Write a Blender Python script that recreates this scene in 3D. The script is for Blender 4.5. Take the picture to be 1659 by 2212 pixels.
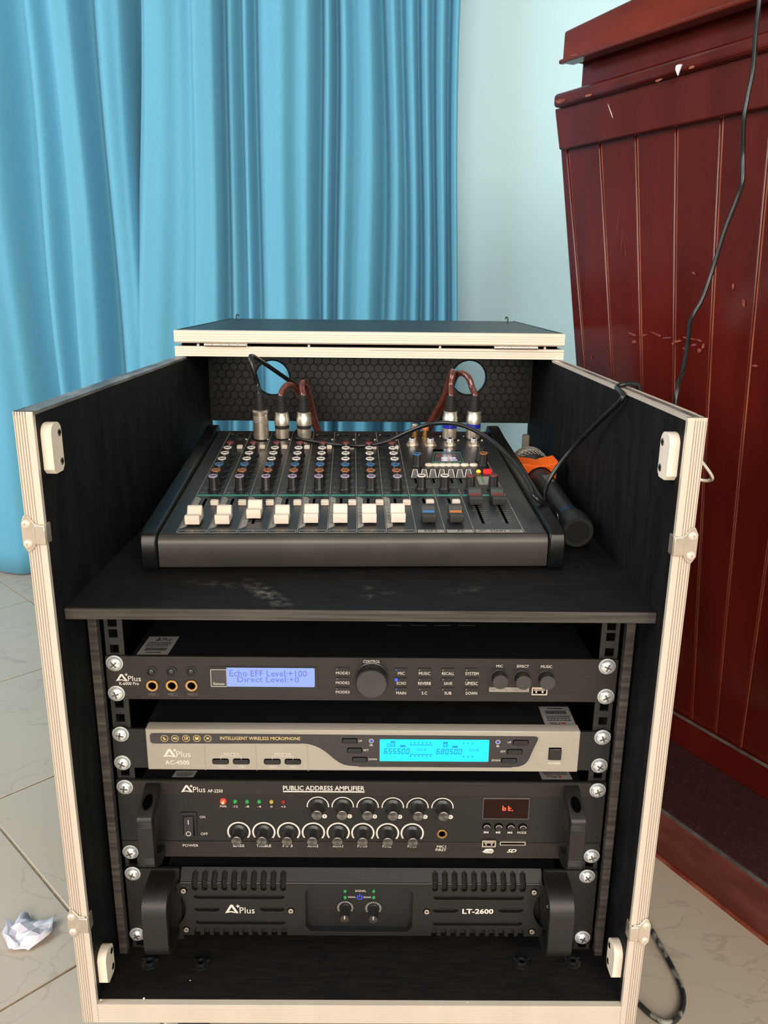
import bpy, bmesh, math, random
from mathutils import Matrix, Vector
from mathutils.geometry import tessellate_polygon

for o in list(bpy.data.objects):
    bpy.data.objects.remove(o)
random.seed(7)
SC = bpy.context.scene
COL = SC.collection
FL = -0.6945          # floor level; the world origin is the top front edge of the case, centred

# ---------------------------------------------------------------- camera, world, lights, exposure
cam_d = bpy.data.cameras.new('camera')
cam = bpy.data.objects.new('camera', cam_d)
COL.objects.link(cam)
cam_d.sensor_fit = 'VERTICAL'
cam_d.sensor_height = 36.0
cam_d.lens = 28.112
cam_d.clip_start = 0.01
cam.matrix_world = Matrix(((0.999940, -0.008316, -0.007133, 0.013896), (-0.004619, 0.270339, -0.962754, -0.619444), (0.009934, 0.962729, 0.270284, 0.095526), (0.000000, 0.000000, 0.000000, 1.000000)))
SC.camera = cam

W_ = bpy.data.worlds.new('world')
SC.world = W_
W_.use_nodes = True
wn = W_.node_tree
bg = wn.nodes['Background']
tc = wn.nodes.new('ShaderNodeTexCoord')
sp = wn.nodes.new('ShaderNodeSeparateXYZ')
cr = wn.nodes.new('ShaderNodeValToRGB')
wn.links.new(tc.outputs['Generated'], sp.inputs[0])
wn.links.new(sp.outputs['Z'], cr.inputs[0])
cr.color_ramp.elements[0].position = 0.0
cr.color_ramp.elements[0].color = (0.46, 0.43, 0.40, 1)
cr.color_ramp.elements[1].position = 0.9
cr.color_ramp.elements[1].color = (0.80, 0.79, 0.77, 1)
wn.links.new(cr.outputs[0], bg.inputs['Color'])
bg.inputs['Strength'].default_value = 0.55

def area_light(name, loc, target, sx, sy, power, color):
    d = bpy.data.lights.new(name, 'AREA')
    d.shape = 'RECTANGLE'
    d.size = sx
    d.size_y = sy
    d.energy = power
    d.color = color
    o = bpy.data.objects.new(name, d)
    COL.objects.link(o)
    o.location = loc
    o.rotation_euler = (Vector(target) - Vector(loc)).to_track_quat('-Z', 'Y').to_euler()
    return o

area_light('doorway_daylight', (-0.45, -5.2, 1.25), (0.1, 0.4, -0.1), 3.4, 2.3, 275, (1.0, 0.90, 0.78))
area_light('side_window_daylight', (-2.7, -0.6, 1.3), (0.3, 1.5, 0.2), 1.8, 1.6, 88, (0.95, 0.98, 1.0))
area_light('right_front_fill', (1.7, -3.0, 1.5), (0.45, 0.3, -0.6), 1.2, 1.6, 75, (1.0, 0.90, 0.76))  # fill light added to brighten the floor tiles on the right
vs_ = SC.view_settings
vs_.view_transform = 'Standard'
vs_.look = 'None'
vs_.exposure = 0.0
vs_.gamma = 1.0
vs_.use_curve_mapping = False

# ---------------------------------------------------------------- materials
def srgb(r, g, b):
    f = lambda c: (c / 255 / 12.92) if c / 255 <= 0.04045 else ((c / 255 + 0.055) / 1.055) ** 2.4
    return (f(r), f(g), f(b))

def mat(name, col, rough=0.5, metal=0.0, var=0.12, scale=(40, 40, 40), bump=0.0, coat=0.0, emit=None, es=0.0,
        col2=None, lo=0.35, hi=0.65, detail=4, rvar=0.0, spec=0.5, trans=0.0):
    m = bpy.data.materials.new(name)
    m.use_nodes = True
    n = m.node_tree
    p = n.nodes['Principled BSDF']
    t = n.nodes.new('ShaderNodeNewGeometry')
    mp = n.nodes.new('ShaderNodeMapping')
    mp.inputs['Scale'].default_value = scale
    nz = n.nodes.new('ShaderNodeTexNoise')
    nz.inputs['Scale'].default_value = 1.0
    nz.inputs['Detail'].default_value = detail
    rp = n.nodes.new('ShaderNodeValToRGB')
    n.links.new(t.outputs['Position'], mp.inputs['Vector'])
    n.links.new(mp.outputs[0], nz.inputs['Vector'])
    n.links.new(nz.outputs['Fac'], rp.inputs[0])
    c2 = col2 or tuple(min(1, c * (1 + var)) for c in col)
    c1 = col if col2 else tuple(c * (1 - var) for c in col)
    rp.color_ramp.elements[0].position = lo
    rp.color_ramp.elements[1].position = hi
    rp.color_ramp.elements[0].color = (*c1, 1)
    rp.color_ramp.elements[1].color = (*c2, 1)
    n.links.new(rp.outputs[0], p.inputs['Base Color'])
    p.inputs['Roughness'].default_value = rough
    p.inputs['Metallic'].default_value = metal
    p.inputs['Specular IOR Level'].default_value = spec
    p.inputs['Coat Weight'].default_value = coat
    p.inputs['Coat Roughness'].default_value = 0.12
    p.inputs['Transmission Weight'].default_value = trans
    if rvar:
        mr = n.nodes.new('ShaderNodeMapRange')
        mr.inputs['To Min'].default_value = max(0.02, rough - rvar)
        mr.inputs['To Max'].default_value = min(1, rough + rvar)
        n.links.new(nz.outputs['Fac'], mr.inputs['Value'])
        n.links.new(mr.outputs[0], p.inputs['Roughness'])
    if bump:
        b = n.nodes.new('ShaderNodeBump')
        b.inputs['Strength'].default_value = bump
        b.inputs['Distance'].default_value = 0.001
        n.links.new(nz.outputs['Fac'], b.inputs['Height'])
        n.links.new(b.outputs[0], p.inputs['Normal'])
    if emit:
        p.inputs['Emission Color'].default_value = (*emit, 1)
        p.inputs['Emission Strength'].default_value = es
    return m

M_ = {}
M_['ply'] = mat('black_stained_plywood', (0.0055, 0.0050, 0.0048), 0.7, var=0.5, scale=(60, 60, 14), bump=0.25, spec=0.16)
M_['plydeck'] = mat('black_stained_plywood_flat', (0.0078, 0.0066, 0.0060), 0.66, var=0.3, scale=(40, 300, 200), bump=0.2, spec=0.18)
M_['plyedge'] = mat('dark_plywood_edge', (0.034, 0.029, 0.025), 0.7, col2=(0.088, 0.076, 0.066), scale=(9, 60, 260), lo=0.38, hi=0.72, bump=0.3, spec=0.3)
M_['lidtop'] = mat('black_lid_laminate', (0.016, 0.019, 0.020), 0.45, var=0.25, scale=(70, 70, 70), bump=0.2)
M_['alu'] = mat('matte_cream_aluminium', srgb(208, 195, 180), 0.42, 0.25, var=0.02, scale=(30, 30, 6), rvar=0.08)
M_['alugroove'] = mat('aluminium_groove', srgb(150, 140, 128), 0.6, 0.3, var=0.06)
M_['worn_reflect_alu'] = mat('worn_and_reflecting_aluminium', srgb(95, 92, 90), 0.45, 0.4, col2=srgb(150, 146, 142), scale=(80, 14, 80), lo=0.4, hi=0.66)
M_['steel'] = mat('bright_zinc_steel', (0.72, 0.70, 0.66), 0.2, 1.0, var=0.08, scale=(120, 120, 120))
M_['chrome'] = mat('shiny_chrome', (0.88, 0.88, 0.87), 0.24, 0.65, var=0.03)
M_['greyslot'] = mat('shaded_steel_slot', (0.12, 0.12, 0.12), 0.35, 0.6, var=0.1)
M_['washer'] = mat('clear_grey_plastic_washer', srgb(176, 182, 180), 0.3, var=0.03)
M_['nickel'] = mat('nickel_plating', srgb(218, 206, 190), 0.32, 0.85, var=0.06, scale=(100, 100, 100))
M_['knurl'] = mat('knurled_nickel', srgb(205, 198, 184), 0.4, 0.85, var=0.15, scale=(1500, 1500, 1500), bump=0.06)
M_['gold'] = mat('gold_plating', srgb(192, 152, 96), 0.28, 1.0, var=0.06)
M_['whiteplastic'] = mat('cream_white_plastic', srgb(232, 217, 198), 0.45, var=0.04)
M_['faderwhite'] = mat('white_fader_plastic', srgb(222, 207, 192), 0.38, var=0.03)
M_['honey'] = mat('black_embossed_vinyl', (0.0065, 0.0056, 0.005), 0.34, var=0.3, scale=(50, 50, 50), bump=0.1, spec=0.35)
M_['rail'] = mat('grey_black_powder_coat', (0.0135, 0.0122, 0.011), 0.5, var=0.2, scale=(300, 300, 300), bump=0.1)
M_['brushed'] = mat('brushed_black_aluminium', (0.026, 0.022, 0.0192), 0.42, 0.35, var=0.22, scale=(30, 900, 2600), rvar=0.06)
M_['blackmetal'] = mat('matte_black_metal', (0.0105, 0.0094, 0.0084), 0.5, 0.1, var=0.12, scale=(500, 500, 500), bump=0.08)
M_['satin'] = mat('satin_black_paint', (0.0140, 0.0130, 0.0117), 0.42, 0.2, var=0.1, scale=(300, 300, 300))
M_['handle'] = mat('dark_grey_powder_coat', (0.0125, 0.0113, 0.0102), 0.44, 0.15, var=0.15, scale=(700, 700, 700), bump=0.06)
M_['chassis'] = mat('black_chassis_steel', (0.006, 0.006, 0.0068), 0.5, 0.1, var=0.2)
M_['black'] = mat('black_plastic', (0.010, 0.0095, 0.0095), 0.4, var=0.15)
M_['knob'] = mat('soft_black_knob_plastic', (0.013, 0.0125, 0.012), 0.36, var=0.15)
M_['knobcap'] = mat('dark_grey_knob_cap', (0.045, 0.043, 0.040), 0.5, 0.2, var=0.1)
M_['spun'] = mat('spun_dark_aluminium_cap', (0.16, 0.152, 0.145), 0.32, 1.0, var=0.1, scale=(260, 260, 260))
M_['hole'] = mat('dark_void', (0.0015, 0.0015, 0.0015), 0.9, var=0.1, spec=0.0)
M_['foam'] = mat('black_filter_foam', (0.004, 0.004, 0.004), 0.95, col2=(0.03, 0.029, 0.027), scale=(900, 900, 900), lo=0.5, hi=0.72, bump=1.0)
M_['silver'] = mat('silver_face_paint', srgb(166, 158, 147), 0.42, 0.35, var=0.03, scale=(60, 900, 900))
M_['darkglass'] = mat('dark_tinted_window', (0.020, 0.018, 0.019), 0.2, var=0.1, coat=0.3)
M_['print'] = mat('white_print', srgb(214, 206, 198), 0.6, var=0.02)
M_['dimprint'] = mat('grey_print', srgb(105, 98, 92), 0.6, var=0.03)
M_['goldprint'] = mat('gold_print', srgb(205, 178, 118), 0.5, var=0.04)
M_['darkprint'] = mat('dark_print', (0.012, 0.012, 0.014), 0.6, var=0.05)
M_['redprint'] = mat('red_print', srgb(150, 40, 32), 0.6, var=0.05)
M_['sticker'] = mat('silver_paper_label', srgb(128, 126, 124), 0.55, var=0.06, scale=(200, 200, 200))
M_['greystrip'] = mat('grey_printed_strip', srgb(148, 143, 135), 0.55, var=0.03)
M_['lcdviolet'] = mat('lit_violet_lcd', (0.02, 0.02, 0.03), 0.3, emit=srgb(150, 176, 252), es=1.0)
M_['lcdtext'] = mat('lcd_violet_text', srgb(72, 78, 150), 0.6, emit=srgb(72, 82, 170), es=0.8)
M_['lcdcyan'] = mat('lit_cyan_lcd', (0.0, 0.02, 0.03), 0.3, emit=srgb(0, 222, 255), es=1.25)
M_['lcdcyantext'] = mat('lcd_cyan_text', (0.0, 0.05, 0.12), 0.6, emit=srgb(0, 140, 196), es=1.0)
M_['lcdsmall'] = mat('dim_small_lcd', srgb(80, 76, 74), 0.12, emit=srgb(70, 66, 74), es=0.25, var=0.15, coat=0.5)
M_['lcdsmalltext'] = mat('small_lcd_text', (0.5, 0.5, 0.8), 0.5, emit=srgb(200, 205, 255), es=0.9)
M_['redled'] = mat('lit_red_led', (0.4, 0.02, 0.01), 0.3, emit=(1.0, 0.035, 0.015), es=2.2)
M_['redledcore'] = mat('lit_red_led_core', (0.6, 0.1, 0.05), 0.3, emit=(1.0, 0.45, 0.12), es=2.2)
M_['redseg'] = mat('lit_red_segments', (0.4, 0.02, 0.01), 0.3, emit=(1.0, 0.07, 0.03), es=2.4)
M_['redglass'] = mat('dark_red_display_filter', (0.012, 0.0012, 0.001), 0.16, var=0.1, spec=0.25)
M_['redpl'] = mat('red_button_plastic', srgb(205, 40, 42), 0.35, emit=srgb(220, 20, 30), es=0.35)
M_['greenled'] = mat('green_led_lens', srgb(40, 130, 62), 0.2, var=0.1, emit=srgb(30, 120, 55), es=0.25)
M_['yellowled'] = mat('yellow_led_lens', srgb(170, 150, 60), 0.2, var=0.1)
M_['darkredled'] = mat('dark_red_led_lens', srgb(140, 22, 22), 0.2, var=0.1)
M_['orangeled'] = mat('lit_orange_led', (0.6, 0.2, 0.0), 0.3, emit=(1.0, 0.42, 0.02), es=1.8)
M_['blueled'] = mat('lit_blue_led', (0.02, 0.03, 0.6), 0.3, emit=(0.045, 0.075, 1.0), es=1.7)
M_['bluedim'] = mat('dim_blue_led', (0.02, 0.03, 0.3), 0.3, emit=(0.08, 0.10, 0.9), es=0.5)
M_['mixface'] = mat('mixer_face_grey_black', (0.021, 0.0205, 0.0205), 0.36, 0.1, var=0.1, scale=(120, 120, 120))
M_['mixbody'] = mat('mixer_steel_shell', (0.036, 0.0315, 0.028), 0.38, 0.25, col2=(0.044, 0.039, 0.0345), scale=(22, 22, 22), lo=0.45, hi=0.6)
M_['cheek'] = mat('mixer_cheek_plastic', (0.0045, 0.0043, 0.0042), 0.3, var=0.15, scale=(400, 400, 400), bump=0.05, spec=0.35)
M_['teal'] = mat('teal_print', srgb(62, 140, 120), 0.5, var=0.03)
M_['ringwhite'] = mat('white_ring_paint', srgb(225, 218, 210), 0.45, var=0.03)
M_['ringred'] = mat('dull_red_cap', srgb(112, 44, 40), 0.45, var=0.06)
M_['ringblue'] = mat('dull_blue_cap', srgb(62, 112, 162), 0.45, var=0.06)
M_['ringorange'] = mat('dull_orange_cap', srgb(178, 108, 62), 0.45, var=0.06)
M_['ringpurple'] = mat('pale_purple_ring', srgb(178, 160, 190), 0.45, var=0.05)
M_['rubber'] = mat('black_rubber', (0.014, 0.0135, 0.013), 0.5, var=0.15, scale=(300, 300, 300))
M_['cableblack'] = mat('black_cable_jacket', (0.0085, 0.0083, 0.008), 0.28, var=0.25, scale=(90, 90, 90))
M_['dustycable'] = mat('dusty_black_cable', (0.016, 0.016, 0.015), 0.5, col2=(0.26, 0.25, 0.22), scale=(60, 60, 60), lo=0.5, hi=0.62)
M_['cablebrown'] = mat('brown_translucent_cable', srgb(76, 36, 30), 0.3, col2=srgb(102, 54, 44), scale=(260, 260, 260), coat=0.4)
M_['blueband'] = mat('blue_plastic_band', srgb(28, 36, 150), 0.35, var=0.05)
M_['orange'] = mat('orange_rubber', srgb(255, 104, 8), 0.5, var=0.02)
M_['micbody'] = mat('grey_black_mic_body', (0.030, 0.030, 0.029), 0.42, 0.2, var=0.08)
M_['micblue'] = mat('dark_blue_band', srgb(16, 52, 84), 0.4, var=0.1)
M_['grille'] = mat('grey_steel_grille', srgb(190, 180, 168), 0.4, 0.6, var=0.1)
M_['lectern'] = mat('dark_red_varnished_wood', (0.078, 0.0072, 0.0046), 0.2, var=0.22, scale=(16, 16, 3), coat=0.15, rvar=0.05, spec=0.38)
M_['lectern2'] = mat('red_varnished_wood_cap', (0.135, 0.0150, 0.0048), 0.22, var=0.25, scale=(5, 5, 18), coat=0.1, spec=0.38)
M_['leclow'] = mat('dusty_red_varnished_wood', (0.098, 0.018, 0.011), 0.42, col2=(0.16, 0.045, 0.032), scale=(12, 12, 30), lo=0.45, hi=0.75, spec=0.4)
M_['lectread'] = mat('dusty_tread_case_reflection', (0.030, 0.0075, 0.0065), 0.6, col2=(0.060, 0.022, 0.020), scale=(260, 260, 260), lo=0.5, hi=0.78, spec=0.3)  # dust speckles over a base darkened to paint the black case's reflection
M_['lecgroove'] = mat('worn_orange_wood_groove', srgb(190, 106, 74), 0.5, col2=srgb(140, 64, 44), scale=(60, 60, 8))
M_['lecedge'] = mat('worn_bare_wood_edge', srgb(150, 84, 60), 0.6, col2=srgb(110, 34, 22), scale=(30, 30, 60))
M_['lecscuff'] = mat('scuffed_varnish', srgb(134, 58, 44), 0.6, col2=srgb(104, 34, 24), scale=(90, 90, 90))
M_['greyline'] = mat('grey_plinth_line', srgb(96, 92, 86), 0.7, col2=srgb(70, 60, 54), scale=(60, 60, 60))  # thin grey lines along the plinth edges
M_['barewood'] = mat('brown_bare_wood', srgb(126, 90, 66), 0.7, var=0.2, scale=(20, 20, 8))  # bare brown of the cap's underside
M_['paper'] = mat('white_wrapper_film', srgb(222, 216, 224), 0.3, var=0.06, coat=0.3)
M_['grout'] = mat('sandy_grout', srgb(172, 154, 128), 0.85, var=0.2, scale=(120, 120, 120))
M_['wall'] = mat('pale_blue_wall_paint', srgb(186, 219, 227), 0.75, var=0.015, scale=(3, 3, 3), bump=0.05)

def add_smudges(m, spots, col):
    # dusty scuffs with a place and shape of their own: (x, y, half length, half width, angle, strength)
    n = m.node_tree
    p = n.nodes['Principled BSDF']
    g = n.nodes.new('ShaderNodeNewGeometry')
    nz = n.nodes.new('ShaderNodeTexNoise')
    nz.inputs['Scale'].default_value = 110
    nz.inputs['Detail'].default_value = 6
    rp = n.nodes.new('ShaderNodeValToRGB')
    rp.color_ramp.elements[0].position = 0.42
    rp.color_ramp.elements[1].position = 0.72
    n.links.new(g.outputs['Position'], nz.inputs['Vector'])
    n.links.new(nz.outputs['Fac'], rp.inputs[0])
    for x, y, a, b, ang, st in spots:
        mp = n.nodes.new('ShaderNodeMapping')
        mp.vector_type = 'TEXTURE'
        mp.inputs['Location'].default_value = (x, y, 0)
        mp.inputs['Rotation'].default_value = (0, 0, ang)
        mp.inputs['Scale'].default_value = (a, b, 10)
        gr = n.nodes.new('ShaderNodeTexGradient')
        gr.gradient_type = 'SPHERICAL'
        mu = n.nodes.new('ShaderNodeMath')
        mu.operation = 'MULTIPLY'
        m2 = n.nodes.new('ShaderNodeMath')
        m2.operation = 'MULTIPLY'
        m2.inputs[1].default_value = st
        mx = n.nodes.new('ShaderNodeMix')
        mx.data_type = 'RGBA'
        n.links.new(g.outputs['Position'], mp.inputs['Vector'])
        n.links.new(mp.outputs[0], gr.inputs['Vector'])
        n.links.new(gr.outputs['Fac'], mu.inputs[0])
        n.links.new(rp.outputs[0], mu.inputs[1])
        n.links.new(mu.outputs[0], m2.inputs[0])
        n.links.new(m2.outputs[0], mx.inputs['Factor'])
        n.links.new(p.inputs['Base Color'].links[0].from_socket, mx.inputs['A'])
        mx.inputs['B'].default_value = (*col, 1)
        n.links.new(mx.outputs['Result'], p.inputs['Base Color'])
M_['shelf'] = mat('black_stained_shelf', (0.0078, 0.0066, 0.0060), 0.66, var=0.3, scale=(40, 300, 200), bump=0.2, spec=0.18)
add_smudges(M_['shelf'], [(-0.086, 0.056, 0.052, 0.013, -0.98, 1.3), (-0.135, 0.080, 0.040, 0.010, -0.25, 0.4), (0.006, 0.052, 0.012, 0.006, 0.2, 1.0), (0.014, 0.069, 0.030, 0.008, -0.6, 0.5), (0.095, 0.070, 0.030, 0.010, 0.3, 0.3), (0.215, 0.14, 0.020, 0.012, 0.4, 0.3)], (0.16, 0.145, 0.13))

def spun_tangent(m):
    n = m.node_tree
    p = n.nodes['Principled BSDF']
    t = n.nodes.new('ShaderNodeTangent')
    t.direction_type = 'RADIAL'
    t.axis = 'Z'
    n.links.new(t.outputs[0], p.inputs['Tangent'])
    p.inputs['Anisotropic'].default_value = 0.85
spun_tangent(M_['spun'])

def tile_mat():
    m = mat('glazed_grey_tile', srgb(180, 167, 150), 0.2, var=0.03, scale=(3, 3, 3))
    n = m.node_tree
    p = n.nodes['Principled BSDF']
    g = n.nodes.new('ShaderNodeNewGeometry')
    mp = n.nodes.new('ShaderNodeMapping')
    mp.inputs['Scale'].default_value = (3.2, 5.5, 3)
    mp.inputs['Rotation'].default_value = (0, 0, 0.5)
    nz = n.nodes.new('ShaderNodeTexNoise')
    nz.inputs['Scale'].default_value = 1.6
    nz.inputs['Detail'].default_value = 7
    nz.inputs['Distortion'].default_value = 0.8
    mt = n.nodes.new('ShaderNodeMath')
    mt.operation = 'SUBTRACT'
    mt.inputs[1].default_value = 0.47
    ab = n.nodes.new('ShaderNodeMath')
    ab.operation = 'ABSOLUTE'
    rp = n.nodes.new('ShaderNodeValToRGB')
    rp.color_ramp.elements[0].position = 0.0
    rp.color_ramp.elements[0].color = (0.62, 0.60, 0.59, 1)
    rp.color_ramp.elements[1].position = 0.010
    rp.color_ramp.elements[1].color = (1, 1, 1, 1)
    mx = n.nodes.new('ShaderNodeMix')
    mx.data_type = 'RGBA'
    mx.blend_type = 'MULTIPLY'
    mx.inputs['Factor'].default_value = 0.45
    old = p.inputs['Base Color'].links[0].from_socket
    n.links.new(g.outputs['Position'], mp.inputs['Vector'])
    n.links.new(mp.outputs[0], nz.inputs['Vector'])
    n.links.new(nz.outputs['Fac'], mt.inputs[0])
    n.links.new(mt.outputs[0], ab.inputs[0])
    n.links.new(ab.outputs[0], rp.inputs[0])
    n.links.new(old, mx.inputs['A'])
    n.links.new(rp.outputs[0], mx.inputs['B'])
    n.links.new(mx.outputs['Result'], p.inputs['Base Color'])
    return m
M_['tile'] = tile_mat()

def cloth_mat():
    m = mat('blue_woven_curtain_cloth', srgb(110, 184, 212), 0.9, var=0.025, scale=(220, 220, 220), bump=0.05, spec=0.2)
    n = m.node_tree
    p = n.nodes['Principled BSDF']
    p.inputs['Sheen Weight'].default_value = 0.15
    out = [x for x in n.nodes if x.type == 'OUTPUT_MATERIAL'][0]
    tr = n.nodes.new('ShaderNodeBsdfTranslucent')
    n.links.new(p.inputs['Base Color'].links[0].from_socket, tr.inputs['Color'])
    ms = n.nodes.new('ShaderNodeMixShader')
    ms.inputs[0].default_value = 0.3
    n.links.new(p.outputs[0], ms.inputs[1])
    n.links.new(tr.outputs[0], ms.inputs[2])
    n.links.new(ms.outputs[0], out.inputs['Surface'])
    return m
M_['cloth'] = cloth_mat()

# ---------------------------------------------------------------- mesh building
I4 = Matrix.Identity(4)
WM = {}                     # world matrix of every object made here

class Mesh:
    def __init__(s):
        s.v = []
        s.f = []
    def add(s, vs, fs, m=None):
        k = len(s.v)
        s.v += [tuple(m @ Vector(v)) for v in vs] if m is not None else [tuple(v) for v in vs]
        s.f += [tuple(i + k for i in f) for f in fs]
        return s
    def box(s, x0, x1, y0, y1, z0, z1, m=None, c=0.0):
        x0, x1 = min(x0, x1), max(x0, x1)
        y0, y1 = min(y0, y1), max(y0, y1)
        z0, z1 = min(z0, z1), max(z0, z1)
        if not c:
            vs = [(x, y, z) for z in (z0, z1) for y in (y0, y1) for x in (x0, x1)]
            return s.add(vs, [(0, 2, 3, 1), (4, 5, 7, 6), (0, 1, 5, 4), (2, 6, 7, 3), (0, 4, 6, 2), (1, 3, 7, 5)], m)
        poly = [(x0 + c, y0), (x1 - c, y0), (x1, y0 + c), (x1, y1 - c), (x1 - c, y1), (x0 + c, y1), (x0, y1 - c), (x0, y0 + c)]
        inn = [(x0 + 2 * c, y0 + c), (x1 - 2 * c, y0 + c), (x1 - c, y0 + 2 * c), (x1 - c, y1 - 2 * c), (x1 - 2 * c, y1 - c), (x0 + 2 * c, y1 - c), (x0 + c, y1 - 2 * c), (x0 + c, y0 + 2 * c)]
        vs = [(*p, z0) for p in inn] + [(*p, z0 + c) for p in poly] + [(*p, z1 - c) for p in poly] + [(*p, z1) for p in inn]
        fs = [tuple(range(7, -1, -1)), tuple(range(24, 32))]
        for r in range(3):
            for i in range(8):
                j = (i + 1) % 8
                fs.append((r * 8 + i, r * 8 + j, r * 8 + 8 + j, r * 8 + 8 + i))
        return s.add(vs, fs, m)
    def hexa(s, p, m=None):          # 4 bottom corners then 4 top corners, counter-clockwise
        return s.add(p, [(3, 2, 1, 0), (4, 5, 6, 7), (0, 1, 5, 4), (1, 2, 6, 5), (2, 3, 7, 6), (3, 0, 4, 7)], m)
    def lathe(s, prof, n=20, m=None, flute=0):
        vs = []
        fs = []
        for r, z in prof:
            for i in range(n):
                a = 2 * math.pi * i / n
                q = r * (0.93 if flute and i % 2 else 1)
                vs.append((q * math.cos(a), q * math.sin(a), z))
        for k in range(len(prof) - 1):
            for i in range(n):
                j = (i + 1) % n
                fs.append((k * n + i, k * n + j, k * n + n + j, k * n + n + i))
        fs.append(tuple(range(n - 1, -1, -1)))
        fs.append(tuple(range((len(prof) - 1) * n, len(prof) * n)))
        return s.add(vs, fs, m)
    def tube(s, pts, r, n=8, smooth=6):
        P = [Vector(p) for p in pts]
        if smooth and len(P) > 2:
            Q = []
            for i in range(len(P) - 1):
                a = P[max(i - 1, 0)]
                b = P[i]
                c = P[i + 1]
                d = P[min(i + 2, len(P) - 1)]
                for k in range(smooth):
                    t = k / smooth
                    Q.append(0.5 * ((2 * b) + (c - a) * t + (2 * a - 5 * b + 4 * c - d) * t * t + (3 * b - a - 3 * c + d) * t ** 3))
            Q.append(P[-1])
            P = Q
        up = Vector((0.123, 0.2, 0.97))
        vs = []
        for i, p in enumerate(P):
            t = (P[min(i + 1, len(P) - 1)] - P[max(i - 1, 0)]).normalized()
            a = up - t * up.dot(t)
            if a.length < 1e-4:
                a = Vector((1, 0, 0)) - t * t.x
            a.normalize()
            up = a
            b = t.cross(a)
            for k in range(n):
                w = 2 * math.pi * k / n
                vs.append(p + (a * math.cos(w) + b * math.sin(w)) * r)
        fs = [(i * n + k, i * n + (k + 1) % n, i * n + n + (k + 1) % n, i * n + n + k) for i in range(len(P) - 1) for k in range(n)]
        fs += [tuple(range(n - 1, -1, -1)), tuple(range((len(P) - 1) * n, len(P) * n))]
        return s.add(vs, fs)
    def plate(s, outer, holes, d0, d1, m=None):
        loops = [outer] + list(holes)
        flat = [p for l in loops for p in l]
        tris = tessellate_polygon([[Vector((p[0], p[1], 0)) for p in l] for l in loops])
        k = len(flat)
        vs = [(p[0], p[1], d0) for p in flat] + [(p[0], p[1], d1) for p in flat]
        fs = []
        for t in tris:
            a, b, c = (Vector((*flat[i], 0)) for i in t)
            if (b - a).cross(c - a).z < 0:
                t = (t[0], t[2], t[1])
            fs.append(tuple(i + k for i in t))
            fs.append((t[2], t[1], t[0]))
        off = 0
        for li, l in enumerate(loops):
            ar = sum(l[i][0] * l[(i + 1) % len(l)][1] - l[(i + 1) % len(l)][0] * l[i][1] for i in range(len(l)))
            ccw = (ar > 0) == (li == 0)
            for i in range(len(l)):
                a = off + i
                b = off + (i + 1) % len(l)
                fs.append((a, b, b + k, a + k) if ccw else (b, a, a + k, b + k))
            off += len(l)
        return s.add(vs, fs, m)
    def ring(s, cx, cy, r0, r1, a0, a1, d, m=None, n=28, th=0.0002):
        out = [(cx + r1 * math.cos(a0 + (a1 - a0) * i / n), cy + r1 * math.sin(a0 + (a1 - a0) * i / n)) for i in range(n + 1)]
        inn = [(cx + r0 * math.cos(a0 + (a1 - a0) * i / n), cy + r0 * math.sin(a0 + (a1 - a0) * i / n)) for i in range(n + 1)]
        vs = [(*p, d + th) for p in out] + [(*p, d + th) for p in inn]
        return s.add(vs, [(i, i + 1, n + 2 + i, n + 1 + i) for i in range(n)] if a1 < a0 else [(n + 1 + i, n + 2 + i, i + 1, i) for i in range(n)], m)
    def mesh(s, name, mats, angle=0.6):
        me = bpy.data.meshes.new(name)
        me.from_pydata(s.v, [], s.f)
        me.validate()
        for p in me.polygons:
            p.use_smooth = True
        me.set_sharp_from_angle(angle=angle)
        for q in (mats if isinstance(mats, (list, tuple)) else [mats]):
            me.materials.append(M_[q])
        return me

def tag(o, label=None, cat=None, group=None, kind=None):
    if label:
        o['label'] = label
    if cat:
        o['category'] = cat
    if group:
        o['group'] = group
    if kind:
        o['kind'] = kind
    return o

def thing(name, label, cat, mw, group=None):
    o = bpy.data.objects.new(name, None)
    o.empty_display_size = 0.05
    COL.objects.link(o)
    if not isinstance(mw, Matrix):
        mw = Matrix.Translation(mw)
    o.matrix_world = mw
    WM[o] = mw.copy()
    return tag(o, label, cat, group)

def part(parent, name, mb, m, label=None, bevel=0, seg=2, angle=0.6, kind=None):
    """geometry given in world space; becomes a child mesh of parent (or a top-level mesh)"""
    w = WM[parent] if parent else I4
    me = mb.mesh(name, m, angle)
    me.transform(w.inverted())
    o = bpy.data.objects.new(name, me)
    COL.objects.link(o)
    o.parent = parent
    WM[o] = w.copy()
    if bevel:
        b = o.modifiers.new('bevel', 'BEVEL')
        b.width = bevel
        b.segments = seg
        b.limit_method = 'ANGLE'
        b.angle_limit = 0.7
    return tag(o, label, kind=kind)

def inst(parent, name, me, mw, label=None):
    """shared mesh placed by a world matrix"""
    o = bpy.data.objects.new(name, me)
    COL.objects.link(o)
    o.parent = parent
    o.matrix_basis = WM[parent].inverted() @ mw
    WM[o] = mw.copy()
    return tag(o, label)

def frame(o, x, y, z):
    x, y, z = Vector(x), Vector(y), Vector(z)
    return Matrix(((x.x, y.x, z.x, o[0]), (x.y, y.y, z.y, o[1]), (x.z, y.z, z.z, o[2]), (0, 0, 0, 1)))

def PF(y):                  # front-panel frame: (x, z, distance towards the viewer) on the plane y
    return frame((0, y, 0), (1, 0, 0), (0, 0, 1), (0, -1, 0))

def T3(x, y, z):
    return Matrix.Translation((x, y, z))

def axis_frame(p, d):       # frame at p whose Z looks along d
    q = Vector(d).to_track_quat('Z', 'Y').to_matrix().to_4x4()
    return Matrix.Translation(p) @ q

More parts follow.
